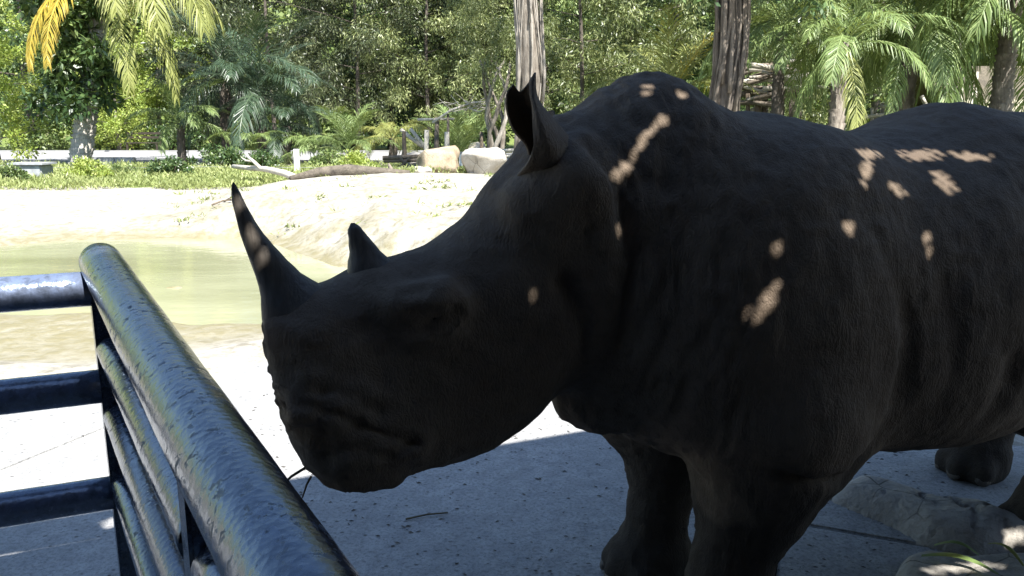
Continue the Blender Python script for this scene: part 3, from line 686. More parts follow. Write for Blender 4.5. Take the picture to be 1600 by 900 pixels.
# wrinkles in the hide: fine ridges following the folds of neck, muzzle and legs
tri = rb_f; nrm = np.zeros_like(rb_v)
fn = np.cross(rb_v[tri[:, 2]]-rb_v[tri[:, 0]], rb_v[tri[:, 3]]-rb_v[tri[:, 1]])
for k in range(4):
    for m in range(3): nrm[:, m] += np.bincount(tri[:, k], fn[:, m], len(rb_v))
nrm /= np.linalg.norm(nrm, axis=1)[:, None]+1e-9
def ridged(p, seed): return 1-np.abs(vnoise(p, seed))*2
t_h = (rb_v[:, 0]-HEAD_A[0])*HEAD_D[0]+(rb_v[:, 2]-HEAD_A[1])*HEAD_D[1]
neck = np.exp(-((rb_v[:, 0]+.30)/.22)**2); muz = np.exp(-((t_h-.08)/.13)**2)*(rb_v[:, 0] < -.7); knee = np.exp(-((rb_v[:, 2]-.30)/.22)**2)
w1 = ridged(rb_v*np.array([42, 20, 14]), 1); w2 = ridged(rb_v*np.array([16, 16, 48]), 2); w3 = ridged(rb_v*np.array([22, 22, 22]), 3); w4 = ridged(rb_v*np.array([20, 20, 60]), 6)
disp = .0065*np.maximum(w1, -.6)*neck+.009*np.maximum(w2, -.6)*muz+.003*np.maximum(w4, -.6)*knee+.0025*w3+.006*vnoise(rb_v*7, 9)+.003*vnoise(rb_v*17, 5)
rb_v = rb_v+nrm*disp[:, None]
parts_v = [rb_v]; parts_f = [rb_f]; off = len(rb_v)
for e in EARS:
    v, f = ear_shape(*e); parts_v.append(np.array(v)); parts_f.append(np.array(f)+off); off += len(v)
body_me = mesh_data('body', np.concatenate(parts_v), np.concatenate(parts_f), True)
bm = bmesh.new(); bm.from_mesh(body_me); bmesh.ops.recalc_face_normals(bm, faces=bm.faces); bm.to_mesh(body_me); bm.free()
body_me.polygons.foreach_set('use_smooth', np.ones(len(body_me.polygons), bool))
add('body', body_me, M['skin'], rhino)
for st, lb in ((FRONT_HORN, 'long curved front horn with sunlit patches'), (REAR_HORN, 'short triangular rear horn')):
    v, f = horn_shape(st); v = np.array(v)
    v = v+np.random.default_rng(2).normal(0, .0006, v.shape)
    tag(add('horn', mesh_data('horn', v, [tuple(q) for q in f], True), M['horn'], rhino), lb)
def hpt(t, e, l): return (HEAD_A[0]+t*HEAD_D[0]+e*HEAD_N[0], l, HEAD_A[1]+t*HEAD_D[1]+e*HEAD_N[1])
bm = bmesh.new(); bmesh.ops.create_icosphere(bm, subdivisions=3, radius=.021); eye_me = bm_mesh('eye', bm, True)
for sdn in (-1, 1): add('eye', eye_me, M['eye'], rhino, hpt(.446, .137, .151*sdn))
def nail_mesh():
    bm = bmesh.new(); bmesh.ops.create_uvsphere(bm, u_segments=12, v_segments=8, radius=1)
    for v in bm.verts: v.co = Vector((v.co.x*.018, v.co.y*.034, v.co.z*.03*(1.1 if v.co.z < 0 else .9)))
    return bm_mesh('toenail', bm, True)
nail_me = nail_mesh()
for f0, l in ((-.10, -.25), (.01, .175), (1.62-.05, -.23), (1.84-.05, .23)):
    for a in (-.9, 0, .9):
        add('toenail', nail_me, M['horn'], rhino, (f0-.045-.118*math.cos(a), l+.128*math.sin(a), .035), (0, -.35, math.pi+(-a)))
rinv = Matrix.Translation(rhino.location) @ Matrix.Rotation(RH_A, 4, 'Z')
for (p0, p1, r, lb) in (((-1.16, -.03, .705), (-1.235, -.09, .69), .0035, 'thin dark twig poking out sideways from the lips of the rhinoceros'),
                        ((-1.15, -.05, .69), (-1.18, -.09, .66), .003, 'shorter dark twig hanging down below the lips of the rhinoceros')):
    a = rinv @ Vector(p0); b = rinv @ Vector(p1); mid = (a+b)/2+Vector((0, 0, .006))
    tag(add('twig', tube_mesh('twig', [a, mid, b], [r, r*.9, r*.6], 6), M['straw']), lb, 'twig', 'twigs in the mouth')

# ---------------------------------------------------------------- pipe railing
rail = empty('pipe_railing', (-1.060, 2.05, 0), 0, 'worn dark steel pipe railing with two runs meeting at a corner post', 'railing')
RE = np.array([-.529, .849])                     # along the near run, away from the camera
LE = np.array([-math.cos(math.radians(23)), -math.sin(math.radians(23))])   # along the left run
def rp(s, z, d=RE): return (d[0]*s, d[1]*s, z)
def long_tube(name, a, b, r, round_end=False, n=28, seg_=36, seed=0, lb=None, mat='pipe'):
    a = np.array(a); b = np.array(b); L = np.linalg.norm(b-a); pts = []; rad = []
    if round_end:
        for k in range(7):
            w = math.pi/2*k/6; pts.append(a+(b-a)/L*(r*.9*(1-math.cos(w)))); rad.append(max(.004, r*math.sin(w)))
    for k in range(seg_+1):
        u = k/seg_
        if round_end and u*L < r*1.1: continue
        pts.append(a+(b-a)*u); rad.append(r*(1+.006*math.sin(u*37+seed)+.005*math.sin(u*91)))
    o = add(name, tube_mesh(name, pts, rad, n), M[mat], rail)
    if lb: tag(o, lb)
    return o
long_tube('top_rail', rp(.085, 1.147), rp(-3.3, 1.018), .0520, True, 36, 60, lb='thick bluish worn top rail')
for z in (.925, .742, .543):
    long_tube('rail', rp(-.02, z), rp(-1.19, z), .037, seed=z*9)
    long_tube('rail', rp(-1.27, z), rp(-3.3, z), .037, seed=z*5)
for z in (1.084, .82, .517): long_tube('side_rail', rp(.03, z, LE), rp(2.4, z, LE), .045, seed=z*7, mat='pipe_side')
def post(x, y, top, w=.036, base=True):
    bm = bmesh.new(); box_bm(bm, (-w, -w, .0), (w, w, top)); bmesh.ops.bevel(bm, geom=list(bm.edges), offset=.006, segments=2, affect='EDGES')
    o = add('post', bm_mesh('post', bm), M['pipe'], rail, (x, y, 0)); o.rotation_euler = (0, 0, math.radians(31))
    if base:
        bm = bmesh.new(); box_bm(bm, (-.075, -.075, 0), (.075, .075, .012)); f = add('base_plate', bm_mesh('base_plate', bm), M['pipe'], o)
post(0, 0, 1.12); post(*rp(-1.23, 0)[:2], 1.08, .034); post(*rp(-3.0, 0)[:2], 1.01); post(*rp(2.44, 0, LE)[:2], 1.13)

# ---------------------------------------------------------------- artificial rock kerb behind the near foreleg
def rock_from_outline(name, outline, height, seed, lb, cat, cracks=(), step=.018, slope=.16, mat='rock', group=None):
    P = np.array([at(*p, z=0)[:2] for p in outline]); lo = P.min(0)-.05; hi = P.max(0)+.05
    X, Y = np.meshgrid(np.arange(lo[0], hi[0], step), np.arange(lo[1], hi[1], step), indexing='ij')
    n1 = .6*nz2(X, Y, 5, seed)+.4*nz2(X, Y, 13, seed+1)
    sd = poly_sd(X, Y, P)+.025*n1
    d = np.clip(-sd/slope, 0, 1); Z = height*(1-(1-d)**3)*(1+.30*nz2(X, Y, 2.6, seed+2))+.020*n1*d+.012*np.abs(nz2(X, Y, 9, seed+8))*d+.006*nz2(X, Y, 30, seed+3)*d
    for line, wd, dp in cracks:
        L = [np.array(at(*p, z=height*.8)[:2]) for p in line]
        for a, b in zip(L[:-1], L[1:]):
            e = b-a; t = np.clip(((X-a[0])*e[0]+(Y-a[1])*e[1])/(e@e), 0, 1)
            q = np.hypot(X-a[0]-t*e[0]+.012*nz2(X, Y, 22, seed+5), Y-a[1]-t*e[1]+.012*nz2(X, Y, 25, seed+6)); Z -= dp*np.exp(-(q/wd)**2)
    Z = np.where(sd > .0, -.05, Z-.004)
    n, m = X.shape; I = np.arange(n*m).reshape(n, m)
    F = np.stack([I[:-1, :-1], I[1:, :-1], I[1:, 1:], I[:-1, 1:]], -1).reshape(-1, 4)
    zz = Z.ravel(); F = F[(zz[F] > -.049).any(1)]
    V = np.stack([X.ravel(), Y.ravel(), zz], 1); used = np.unique(F); mp = np.full(len(V), -1); mp[used] = np.arange(len(used))
    return tag(add(name, mesh_data(name, V[used], mp[F], True), M[mat]), lb, cat, group)
rock_from_outline('rock_kerb', [(1292, 782), (1335, 752), (1392, 765), (1460, 790), (1530, 800), (1600, 828), (1690, 850), (1760, 900), (1700, 905), (1640, 880), (1585, 868), (1535, 872), (1490, 866), (1440, 852), (1375, 818)],
    .095, 11, 'long cracked grey rock kerb on the floor behind the foreleg', 'rock',
    [([(1445, 765), (1475, 778), (1505, 795), (1540, 798), (1590, 790)], .008, .022), ([(1520, 797), (1522, 820), (1515, 840), (1500, 852)], .007, .018), ([(1400, 800), (1440, 825), (1490, 850)], .008, .02), ([(1445, 768), (1440, 782), (1462, 792)], .008, .02), ([(1380, 770), (1400, 785), (1395, 800)], .006, .015), ([(1560, 800), (1575, 830), (1565, 860)], .006, .014)])
rock_from_outline('flat_rock', [(1395, 905), (1405, 884), (1440, 872), (1500, 884), (1560, 880), (1640, 886), (1700, 905), (1700, 1000), (1420, 1000)], .07, 23, 'low flat grey rock at the bottom right corner, in front of the kerb', 'rock', slope=.08)
# fallen strips of palm leaf on the rock
def leaf_strip(name, a, b, w, mat, lb, group, lift=.03):
    a = np.array(a); b = np.array(b); V = []; F = []
    n = 8; d = (b-a)/np.linalg.norm(b-a); s = np.array([-d[1], d[0], 0]); s /= np.linalg.norm(s)
    for i in range(n+1):
        u = i/n; c = a+(b-a)*u+np.array([0, 0, lift*math.sin(math.pi*u)]); ww = w*(.25+.75*math.sin(math.pi*min(1, .15+u*.8)))
        V += [c-s*ww, c+np.array([0, 0, .004]), c+s*ww]
        if i:
            k = 3*i; F += [(k-3, k-2, k+1, k), (k-2, k-1, k+2, k+1)]
    me = mesh_data(name, V, F, True, dict(tint=np.full(len(V), .45))); me.materials.append(M[mat])
    return tag(add(name, me), lb, 'leaf', group)
for (p0, p1, w, lb, mt) in (((1440, 868), (1560, 897), .016, 'longest green palm leaf strip lying over the two rocks', 'frond'), ((1460, 852), (1530, 868), .012, 'short green palm leaf strip in the gap between the rocks', 'frond'),
                            ((1545, 850), (1600, 885), .010, 'dry narrow palm leaf strip at the bright corner of the kerb', 'frond_olive')):
    a = at(*p0, z=.075); b = at(*p1, z=.085); leaf_strip('palm_leaf_strip', a, b, w, mt, lb, 'fallen palm leaf strips')
a, b = at(634, 811, z=.006), at(700, 801, z=.006)
tag(add('twig', tube_mesh('twig', [a, (a+b)/2+Vector((0, .004, .004)), b], [.004, .0035, .003], 6), M['straw']), 'thin straight twig lying on the concrete below the chin', 'twig')
# ---------------------------------------------------------------- foliage
def leaf_quads(C, D_, length, width, tint, rng):
    n = len(C); r = rng.normal(size=(n, 3)); s = np.cross(D_, r); s /= np.linalg.norm(s, axis=1)[:, None]+1e-9
    L = length[:, None]; W = width[:, None]
    nrm = np.cross(s, D_)
    V = np.empty((n, 4, 3)); V[:, 0] = C; V[:, 1] = C+D_*L*.45+s*W*.5; V[:, 2] = C+D_*L-nrm*L*.12; V[:, 3] = C+D_*L*.45-s*W*.5
    F = np.arange(n*4).reshape(n, 4)
    return V.reshape(-1, 3), F, np.repeat(tint, 4)
def foliage_mesh(name, clumps, llen, lwid, droop, seed, flat=.8, out=.5):
    """clumps: rows (x, y, z, radius, count, tint)"""
    g = np.random.default_rng(seed); C = []; D_ = []; T = []
    for x, y, z, r, n, t in clumps:
        n = int(n); u = g.normal(size=(n, 3)); u /= np.linalg.norm(u, axis=1)[:, None]
        rad = r*g.random(n)**.45
        p = u*rad[:, None]*np.array([1, 1, flat]); C.append(p+np.array([x, y, z]))
        d = u*out+g.normal(size=(n, 3))*.55; d[:, 2] -= droop; D_.append(d/np.linalg.norm(d, axis=1)[:, None])
        T.append(np.clip(t+g.normal(0, .25, n), 0, 1))
    C = np.concatenate(C); D_ = np.concatenate(D_); T = np.concatenate(T); n = len(C)
    V, F, tt = leaf_quads(C, D_, llen*g.uniform(.65, 1.3, n), lwid*g.uniform(.7, 1.25, n), T, g)
    return mesh_data(name, V, F, False, dict(tint=tt))
def make_tree(seed, H, rad, low, n_cl, per, llen, lwid, droop, mat, bark, trunk_r, cl_r=(.45, .95), open_=.0):
    """returns trunk mesh (with limbs) and crown mesh, standing at the origin"""
    g = random.Random(seed); parts = []
    lean = (g.uniform(-.5, .5), g.uniform(-.5, .5))
    def axis_pt(u): return np.array([lean[0]*u*u+.12*math.sin(u*5+seed), lean[1]*u*u+.12*math.cos(u*4+seed), H*.86*u])
    parts.append(me_parts(tube_mesh('t', [axis_pt(k/9) for k in range(10)], [trunk_r*(1.35 if k == 0 else 1)*(1-.085*k) for k in range(10)], 9, .12, seed)))
    clumps = []; tips = []
    nl = 15
    for i in range(nl):
        u0 = .18+.72*i/nl+g.uniform(-.03, .03); a = i*2.4+g.uniform(-.4, .4)
        b = axis_pt(u0); prof = math.sin(math.pi*min(1, .22+.74*(i+.5)/nl))**.7
        L = rad*prof*g.uniform(.75, 1.08); up = g.uniform(.1, .55)*L
        d = np.array([math.cos(a), math.sin(a), 0])
        pts = [b+d*L*q+np.array([0, 0, up*q-.25*droop*L*q*q])+np.array([g.uniform(-.1, .1), g.uniform(-.1, .1), g.uniform(-.08, .08)])*L*.35*(q > 0) for q in (0, .3, .6, .85, 1)]
        r0 = trunk_r*.30*(1-.5*u0)
        parts.append(me_parts(tube_mesh('l', pts, [r0, r0*.75, r0*.5, r0*.3, r0*.15], 6, .1, seed+i)))
        tips += pts[1:]
    zmin = low
    for k in range(n_cl):
        if k < n_cl*.55:
            c = tips[g.randrange(len(tips))]+np.array([g.gauss(0, .5), g.gauss(0, .5), g.gauss(0, .4)])*rad*.16
        else:
            a = g.uniform(0, 6.283); uu = g.random(); zz = low+(H-low)*uu; prof = float(np.interp(uu, [0, .15, .5, .8, 1], [.55, .72, .85, 1.12, .6]))
            rr = rad*prof*g.uniform(.55, 1.05); c = np.array([math.cos(a)*rr, math.sin(a)*rr, zz])
        c[2] = max(c[2], zmin+g.uniform(0, .4))
        if open_ and g.random() < open_*max(0, math.sin(c[0]*1.9+seed)*math.sin(c[2]*1.7+seed*2)): continue
        r = g.uniform(*cl_r); clumps.append((c[0], c[1], c[2], r, per*(r/cl_r[1])**2*g.uniform(.7, 1.3), g.uniform(.22, .72)))
    tm = mesh_data('trunk', *join_data(parts), True); tm.materials.append(M[bark])
    cm = foliage_mesh('crown', clumps, llen, lwid, droop, seed); cm.materials.append(M[mat])
    return tm, cm
KIND = {}
KIND['fine'] = [make_tree(s, 14, 3.9, 1.2, 360, 210, .20, .045, .75, 'leaf_fine', 'brownbark', .11, (.28, .66), 1.0) for s in (3, 14, 25)]
KIND['dark'] = [make_tree(s, 13, 4.2, .8, 320, 130, .24, .10, .35, 'leaf_dark', 'brownbark', .24, (.3, .7), 1.0) for s in (5, 16)]
KIND['bright'] = [make_tree(s, 9, 3.4, .4, 230, 105, .22, .11, .25, 'leaf_bright', 'bark', .17, (.28, .62), .9) for s in (7, 18)]
KIND['mid'] = [make_tree(s, 13, 4.3, .7, 330, 135, .23, .095, .4, 'leaf_mid', 'bark', .24, (.3, .72), 1.0) for s in (9, 20)]
def bush_mesh(seed, mat, n_cl=26, per=110, llen=.15, lwid=.065):
    g = random.Random(seed); cl = []
    for k in range(n_cl):
        a = g.uniform(0, 6.283); rr = g.random()**.6; h = math.sqrt(max(0, 1-rr*rr))
        cl.append((rr*math.cos(a), rr*math.sin(a), .18+.75*h*g.uniform(.35, 1), g.uniform(.16, .32), per*g.uniform(.6, 1.3), g.uniform(.25, .8)))
    m = foliage_mesh('foliage', cl, llen, lwid, .0, seed, .9, .6); m.materials.append(M[mat]); return m
stem_me = mesh_data('stem', *join_data([me_parts(tube_mesh('s', [(0, 0, -.05), (.25*math.cos(a), .25*math.sin(a), .4), (.55*math.cos(a), .55*math.sin(a), .75)], [.03, .02, .01], 5)) for a in (0, 1.3, 2.5, 3.8, 5)]), True)
stem_me.materials.append(M['brownbark'])
BUSH = {k: bush_mesh(40+i, k) for i, k in enumerate(('leaf_bright', 'leaf_mid', 'leaf_dark', 'grass'))}
def put_tree(kind, i, px, Y, s, rz, label, group='trees around the pond', mat=None):
    x = at(px, 230, Y=Y).x; tm, cm = KIND[kind][i % len(KIND[kind])]
    t = empty({'fine': 'feathery_tree', 'dark': 'dark_leafy_tree', 'bright': 'bright_leafy_tree', 'mid': 'leafy_tree'}[kind], (x, Y, gz(x, Y)-.05), rz, label, 'tree', group)
    t.scale = (s, s, s); add('trunk', tm, None, t); o = add('crown', cm, None, t)
    if mat: o.material_slots[0].link = 'OBJECT'; o.material_slots[0].material = M[mat]
    return t
def put_bush(mat, px, Y, s, label, sz=1., name='bush', group='bushes behind the pond'):
    x = at(px, 260, Y=Y).x; t = empty(name, (x, Y, gz(x, Y)-.03), R.uniform(0, 6), label, 'bush', group); t.scale = (s, s, s*sz)
    add('foliage', BUSH[mat], None, t); add('stem', stem_me, None, t); return t
TREES = [
 ('fine', 0, 432, 45, 1.12, .4, 'feathery olive-green tree left of the pair over the dark palms'), ('fine', 1, 560, 44.5, 1.15, 1.9, 'big feathery tree above the white fence post and young palm'),
 ('fine', 2, 672, 45, 1.2, 3.3, 'feathery tree standing above the log fence'), ('fine', 0, 770, 46, 1.15, 5.0, 'feathery tree just left of the root-covered trunk'),
 ('fine', 1, 905, 30, .9, .9, 'yellow-green feathery tree right of the root-covered trunk'), ('fine', 2, 985, 33, .95, 2.2, 'yellow-green feathery tree over the shoulder hump'),
 ('fine', 0, 1248, 26, .62, 4.1, 'small pale feathery tree above the driftwood shelter'), ('fine', 1, 500, 52, 1.1, 4.4, 'feathery tree behind the road between the two big ones'),
 ('dark', 0, 345, 49, 1.0, .2, 'dark tree behind the arching blue-green palm'), ('dark', 1, 610, 50, 1.0, 1.4, 'dark tree deep behind the log fence'),
 ('dark', 0, 735, 48, 1.0, 2.9, 'dark tree behind the twisted stems'), ('dark', 1, 1045, 38, 1.0, 4.0, 'dark tree left of the thick brown trunk'),
 ('dark', 0, 1190, 35, .95, 5.2, 'dark tree right of the thick brown trunk'), ('dark', 1, 55, 46, .95, .7, 'dark tree behind the bright tree at the left edge'),
 ('bright', 0, -10, 30, .66, .4, 'bright yellow-green tree at the left edge'), ('bright', 1, 188, 45, .66, 2.4, 'low rounded bright tree right of the pale leaning trunk'),
 ('bright', 0, 255, 50, 1.0, 3.9, 'bright tree behind the dark bench'), ('bright', 1, 395, 56, 1.2, 1.1, 'bright tall tree at the foot of the hill'),
 ('bright', 1, 120, 51, 1.1, 5.1, 'bright tree behind the pale leaning trunk'), ('bright', 0, 1290, 43, .8, .1, 'bright green tree low behind the hanging frond'),
 ('mid', 0, 1360, 36, 1.0, .8, 'leafy tree behind the large palm'), ('mid', 1, 1455, 41, 1.0, 2.0, 'leafy tree behind the thatched hut'),
 ('mid', 0, 1570, 38, 1.0, 3.0, 'leafy tree right of the thatched hut'), ('mid', 1, 1680, 33, 1.0, 4.1, 'leafy tree beyond the right edge'),
 ('mid', 0, -110, 46, 1.0, 5.0, 'leafy tree beyond the left edge'), ('mid', 1, 850, 48, 1.0, 1.2, 'leafy tree far behind the root-covered trunk'),
 ('mid', 0, 940, 50, 1.1, 2.7, 'leafy tree far behind the yellow-green pair'), ('mid', 1, 1130, 50, 1.1, 3.3, 'leafy tree far behind the thick brown trunk'),
 ('mid', 1, 195, 55, 1.1, .5, 'leafy tree far behind the drooping palm')]
for a in TREES: put_tree(*a, mat='leaf_olive' if a[2] in (432, 560, 500, 735, 345) else None)
for a in (('leaf_bright', 556, 24.5, .62, 'bright green bush right of the white fence post'), ('leaf_dark', 268, 22.3, .60, 'dark green bush by the wire fence, left of the bleached branch'),
          ('leaf_bright', 133, 21.5, .55, 'yellow-green bush in front of the pale leaning trunk'), ('leaf_mid', 0, 19.8, .55, 'low green bush in the bottom corner of the grass, at the left edge'),
          ('leaf_mid', 196, 23, .4, 'small green bush below the grey barrier'), ('leaf_dark', 340, 26.5, .8, 'dark bush under the arching palm'), ('leaf_dark', 410, 26, .65, 'dark bush just left of the white fence post'),
          ('leaf_mid', 520, 27, .7, 'green bush under the young upright palm'), ('leaf_mid', 180, 46.5, 1.5, 'rounded bush across the road, right of the leaning trunk'),
          ('leaf_mid', 60, 45.5, 1.4, 'rounded bush across the road, left of the leaning trunk'), ('leaf_dark', 340, 46, 1.6, 'dark bush across the road behind the palms'), ('leaf_mid', 725, 21.5, .3, 'small tuft of leaves between the two boulders'),
          ('leaf_dark', 450, 45.5, 1.6, 'dark bush across the road behind the white fence post'), ('leaf_dark', 560, 46, 1.6, 'dark bush across the road behind the bright bush'), ('leaf_dark', 655, 46, 1.6, 'dark bush across the road behind the log fence'), ('leaf_dark', 745, 46, 1.5, 'dark bush across the road behind the twisted stems'), ('leaf_dark', 270, 46.5, 1.5, 'dark bush across the road right of the bench'),
          ('leaf_bright', 1250, 33, 1.5, 'bright bush behind the grey post'), ('leaf_bright', 1330, 31, 1.4, 'bright bush under the hanging frond'), ('leaf_bright', 1520, 29, 1.2, 'bright bush at the foot of the thatched hut')):
    put_bush(*a)
# wooded hillside behind: one mass
def hill_forest():
    g = np.random.default_rng(77); cl = []
    for k in range(620):
        y = g.uniform(64, 118); x = g.uniform(-1, 1)*(y*.78+6); r = g.uniform(1.3, 2.8)
        z = float(gz(x, y))+g.uniform(.5, 5.5); cl.append((x, y, z, r, 150, g.uniform(.25, .85)))
    return foliage_mesh('hill_forest', cl, .62, .36, .2, 78, .8)
tag(add('hill_forest', hill_forest(), M['leaf_mid']), 'wooded hillside closing off the view behind the trees', kind='stuff')
# grass and creeping plants along the bank
def grass_strip():
    g = np.random.default_rng(31); n = 100000
    y = 17.2+(29.0-17.2)*g.random(n)**1.2; x = g.uniform(-.74, .40, n)*y
    e = np.interp(x, [-30, -9, -6.3, -4.6, -2.5, 0, 2, 30], [19.0, 18.6, 18.4, 19.4, 18.2, 19.2, 18.0, 15.0])+.9*nz2(x, y, .8, 12)
    cl = nz2(x, y, 1.3, 13)+.6*nz2(x, y, 3.1, 14); ok = (y > e) & (y < 28.6+.8*nz2(x, y, .5, 9)) & (cl > -.55+.35*(y > 24)); x, y, cl = x[ok], y[ok], cl[ok]; n = len(x)
    h = .10+.16*np.clip(cl+.4, 0, 1.2)
    z = ground_z(x, y)+h*g.random(n)*.8-.02
    d = g.normal(size=(n, 3))*.6; d[:, 2] = np.abs(d[:, 2])+.45; d /= np.linalg.norm(d, axis=1)[:, None]
    V, F, t = leaf_quads(np.stack([x, y, z], 1), d, g.uniform(.06, .17, n), g.uniform(.018, .042, n), np.clip(.55+.3*cl+g.normal(0, .15, n), 0, 1), g)
    return mesh_data('grass', V, F, False, dict(tint=t))
tag(add('grass', grass_strip(), M['grass']), 'bright grass and creepers along the far bank', 'grass', kind='stuff')
def bank_tufts():
    g = np.random.default_rng(33); C = []; D_ = []
    for k in range(170):
        y = g.uniform(9.5, 17.5); x = g.uniform(-.42, .02)*y
        if poly_sd(np.array([x]), np.array([y]), POND)[0] < .12 or g.random() > .25+.75*(nz2(np.array([x]), np.array([y]), .7, 15)[0] > .1): continue
        m = g.integers(4, 16); z = gz(x, y)
        for q in range(m):
            C.append((x+g.normal(0, .07), y+g.normal(0, .07), z)); d = np.array([g.normal(0, .7), g.normal(0, .7), .6]); D_.append(d/np.linalg.norm(d))
    C = np.array(C); n = len(C)
    V, F, t = leaf_quads(C, np.array(D_), g.uniform(.05, .13, n), g.uniform(.015, .035, n), np.clip(g.normal(.45, .2, n), 0, 1), g)
    return mesh_data('bank_tufts', V, F, False, dict(tint=t))
tag(add('bank_tufts', bank_tufts(), M['grass']), 'sparse green tufts on the sandy mound', kind='stuff')

# ---------------------------------------------------------------- palms
def frond_mesh(L, e0, droop, lf, n, hang, seed, w=.03):
    g = random.Random(seed); m = 22; pts = []; tg = []; p = np.array([0., 0, 0])
    bend = g.uniform(-.25, .25)
    for i in range(m+1):
        t = i/m; a = e0-droop*t**1.25; b = bend*t*t; d = np.array([math.cos(a)*math.cos(b), math.cos(a)*math.sin(b), math.sin(a)]); pts.append(p.copy()); tg.append(d); p = p+d*L/m
    pts = np.array(pts); tg = np.array(tg)
    v0, f0 = me_parts(tube_mesh('r', pts, [.034*(1-.82*i/m)*L/3.5 for i in range(m+1)], 5))
    V = list(v0); F = [tuple(f) for f in f0]; T = [.75]*len(V)
    for k in range(n):
        t = .13+.87*(k+g.uniform(-.3, .3))/n; t = min(max(t, .1), .995); i = min(int(t*m), m-1); q = t*m-i
        c = pts[i]*(1-q)+pts[i+1]*q; d = tg[i]*(1-q)+tg[i+1]*q; d /= np.linalg.norm(d)
        side0 = np.cross(d, [0, 0, 1.]); side0 /= np.linalg.norm(side0)+1e-9; up = np.cross(side0, d)
        ll = lf*max(.2, math.sin(math.pi*(.16+.80*t)))**.7
        for sd in (-1, 1):
            if g.random() < .05: continue
            be = math.radians(g.uniform(32, 50)+18*t); v = side0*sd*math.cos(be)+d*math.sin(be)+up*g.uniform(.05, .45)*(1-hang)
            v /= np.linalg.norm(v); l_ = ll*g.uniform(.8, 1.12)
            p1 = c+v*l_*.5+np.array([0, 0, -l_*.10*hang]); v2 = v+np.array([0, 0, -(.35+1.3*hang)*g.uniform(.7, 1.2)]); v2 /= np.linalg.norm(v2); p2 = p1+v2*l_*.5
            wv = np.cross(v, up+np.array([g.gauss(0, .35), g.gauss(0, .35), 0])); wv /= np.linalg.norm(wv)+1e-9
            b0 = len(V); ww = w*g.uniform(.8, 1.2)
            V += [c-wv*ww*.35, c+wv*ww*.35, p1+wv*ww*.5, p1-wv*ww*.5, p2+wv*ww*.06, p2-wv*ww*.06]
            F += [(b0, b0+1, b0+2, b0+3), (b0+3, b0+2, b0+4, b0+5)]; tt = min(1, max(0, g.gauss(.48, .17))); T += [tt]*6
    return mesh_data('frond', V, F, False, dict(tint=T))
FR = {'up': [frond_mesh(1., 1.25, 1.0, .30, 48, .15, 90+i, .0095) for i in range(2)], 'mid': [frond_mesh(1., .80, 1.65, .28, 62, .45, 94+i, .0078) for i in range(3)],
      'low': [frond_mesh(1., .25, 1.7, .27, 64, .8, 98+i, .0078) for i in range(3)], 'hang': [frond_mesh(1., -.45, 1.15, .185, 60, 1.0, 102+i, .0078) for i in range(2)]}
def palm_trunk(h, r, seed):
    g = random.Random(seed); pts = []; rad = []; k = max(4, int(h/.16))
    for i in range(k+1):
        u = i/k
        for q in (0, 1): pts.append((.06*math.sin(u*3+seed), .05*math.cos(u*2.3+seed), h*u+q*.02)); rad.append(r*(1.25-.3*u)*(1.12 if q == 0 else .95)*(1+.06*(g.random()-.5)))
    return tube_mesh('trunk', pts, rad, 12, .07, seed)
def palm(px, py, Y, L, counts, mat, label, trunk=True, bark='brownbark', special=(), tr=.16, spin=0., base_px=None):
    c = at(px, py, Y=Y); g = random.Random(int(px*7+Y)); z0 = gz(c.x, Y)
    t = empty('palm_tree', (c.x, Y, z0-.03), 0, label, 'palm', 'palms around the pond'); h = c.z-z0
    if trunk and h > .4:
        tm = palm_trunk(h, tr, int(px)+3)
        if base_px is not None:
            dx = at(base_px, 255, Y=Y).x-c.x
            for v in tm.vertices: v.co.x += dx*max(0, 1-v.co.z/h)**1.3
        add('trunk', tm, M[bark], t)
    k = 0
    for kind, n in counts:
        for i in range(n):
            a = spin+k*2.399+g.uniform(-.25, .25); k += 1; me = FR[kind][g.randrange(len(FR[kind]))]; s = L*g.uniform(.82, 1.1)
            o = add('frond', me, None, t, (0, 0, h-.02*i), (g.uniform(-.12, .12), g.uniform(-.12, .12), a)); o.scale = (s, s, s)
            if not me.materials: me.materials.append(None)
            o.material_slots[0].link = 'OBJECT'; o.material_slots[0].material = M[mat]
    for kind, a, s, mt, lb in special:
        me = FR[kind][g.randrange(len(FR[kind]))]
        if not me.materials: me.materials.append(None)
        o = add('frond', me, None, t, (0, 0, h-.05), (0, 0, a)); o.scale = (s, s, s); o.material_slots[0].link = 'OBJECT'; o.material_slots[0].material = M[mt]
        if lb: tag(o, lb)
    return t
Y_, O_ = 'frond_yellow', 'frond_olive'
palm(152, -55, 29, 4.6, [('up', 4), ('mid', 6), ('low', 3)], 'frond_olive', 'tall palm at the top left with yellowing fronds hanging into view', True, 'palebark',
     [('hang', -2.2, 4.6, Y_, 'yellow dying frond'), ('hang', -2.55, 4.3, Y_, 'yellow dying frond'), ('hang', -2.9, 4.4, Y_, 'yellow dying frond'), ('hang', -1.9, 4.5, Y_, 'yellow dying frond'), ('low', -.75, 6.0, O_, None), ('low', -.45, 6.0, O_, None), ('low', -1.0, 4.8, O_, None), ('low', -.2, 5.2, O_, None), ('low', .2, 5.0, O_, None), ('hang', -.9, 5.6, O_, None), ('hang', -.5, 5.8, O_, 'frond with a yellow tip'), ('low', -2.6, 4.4, O_, None)], .30, 0, 127)
palm(352, 128, 31.5, 3.6, [('up', 5), ('mid', 9), ('low', 6), ('hang', 2)], 'frond_blue', 'dark blue-green palm with long arching fronds left of the feathery trees', True, 'brownbark', (), .2)
palm(408, 150, 31, 3.6, [('up', 5), ('mid', 8), ('low', 5)], 'frond_blue', 'dark palm right behind the arching blue-green palm', True, 'brownbark', (), .2)
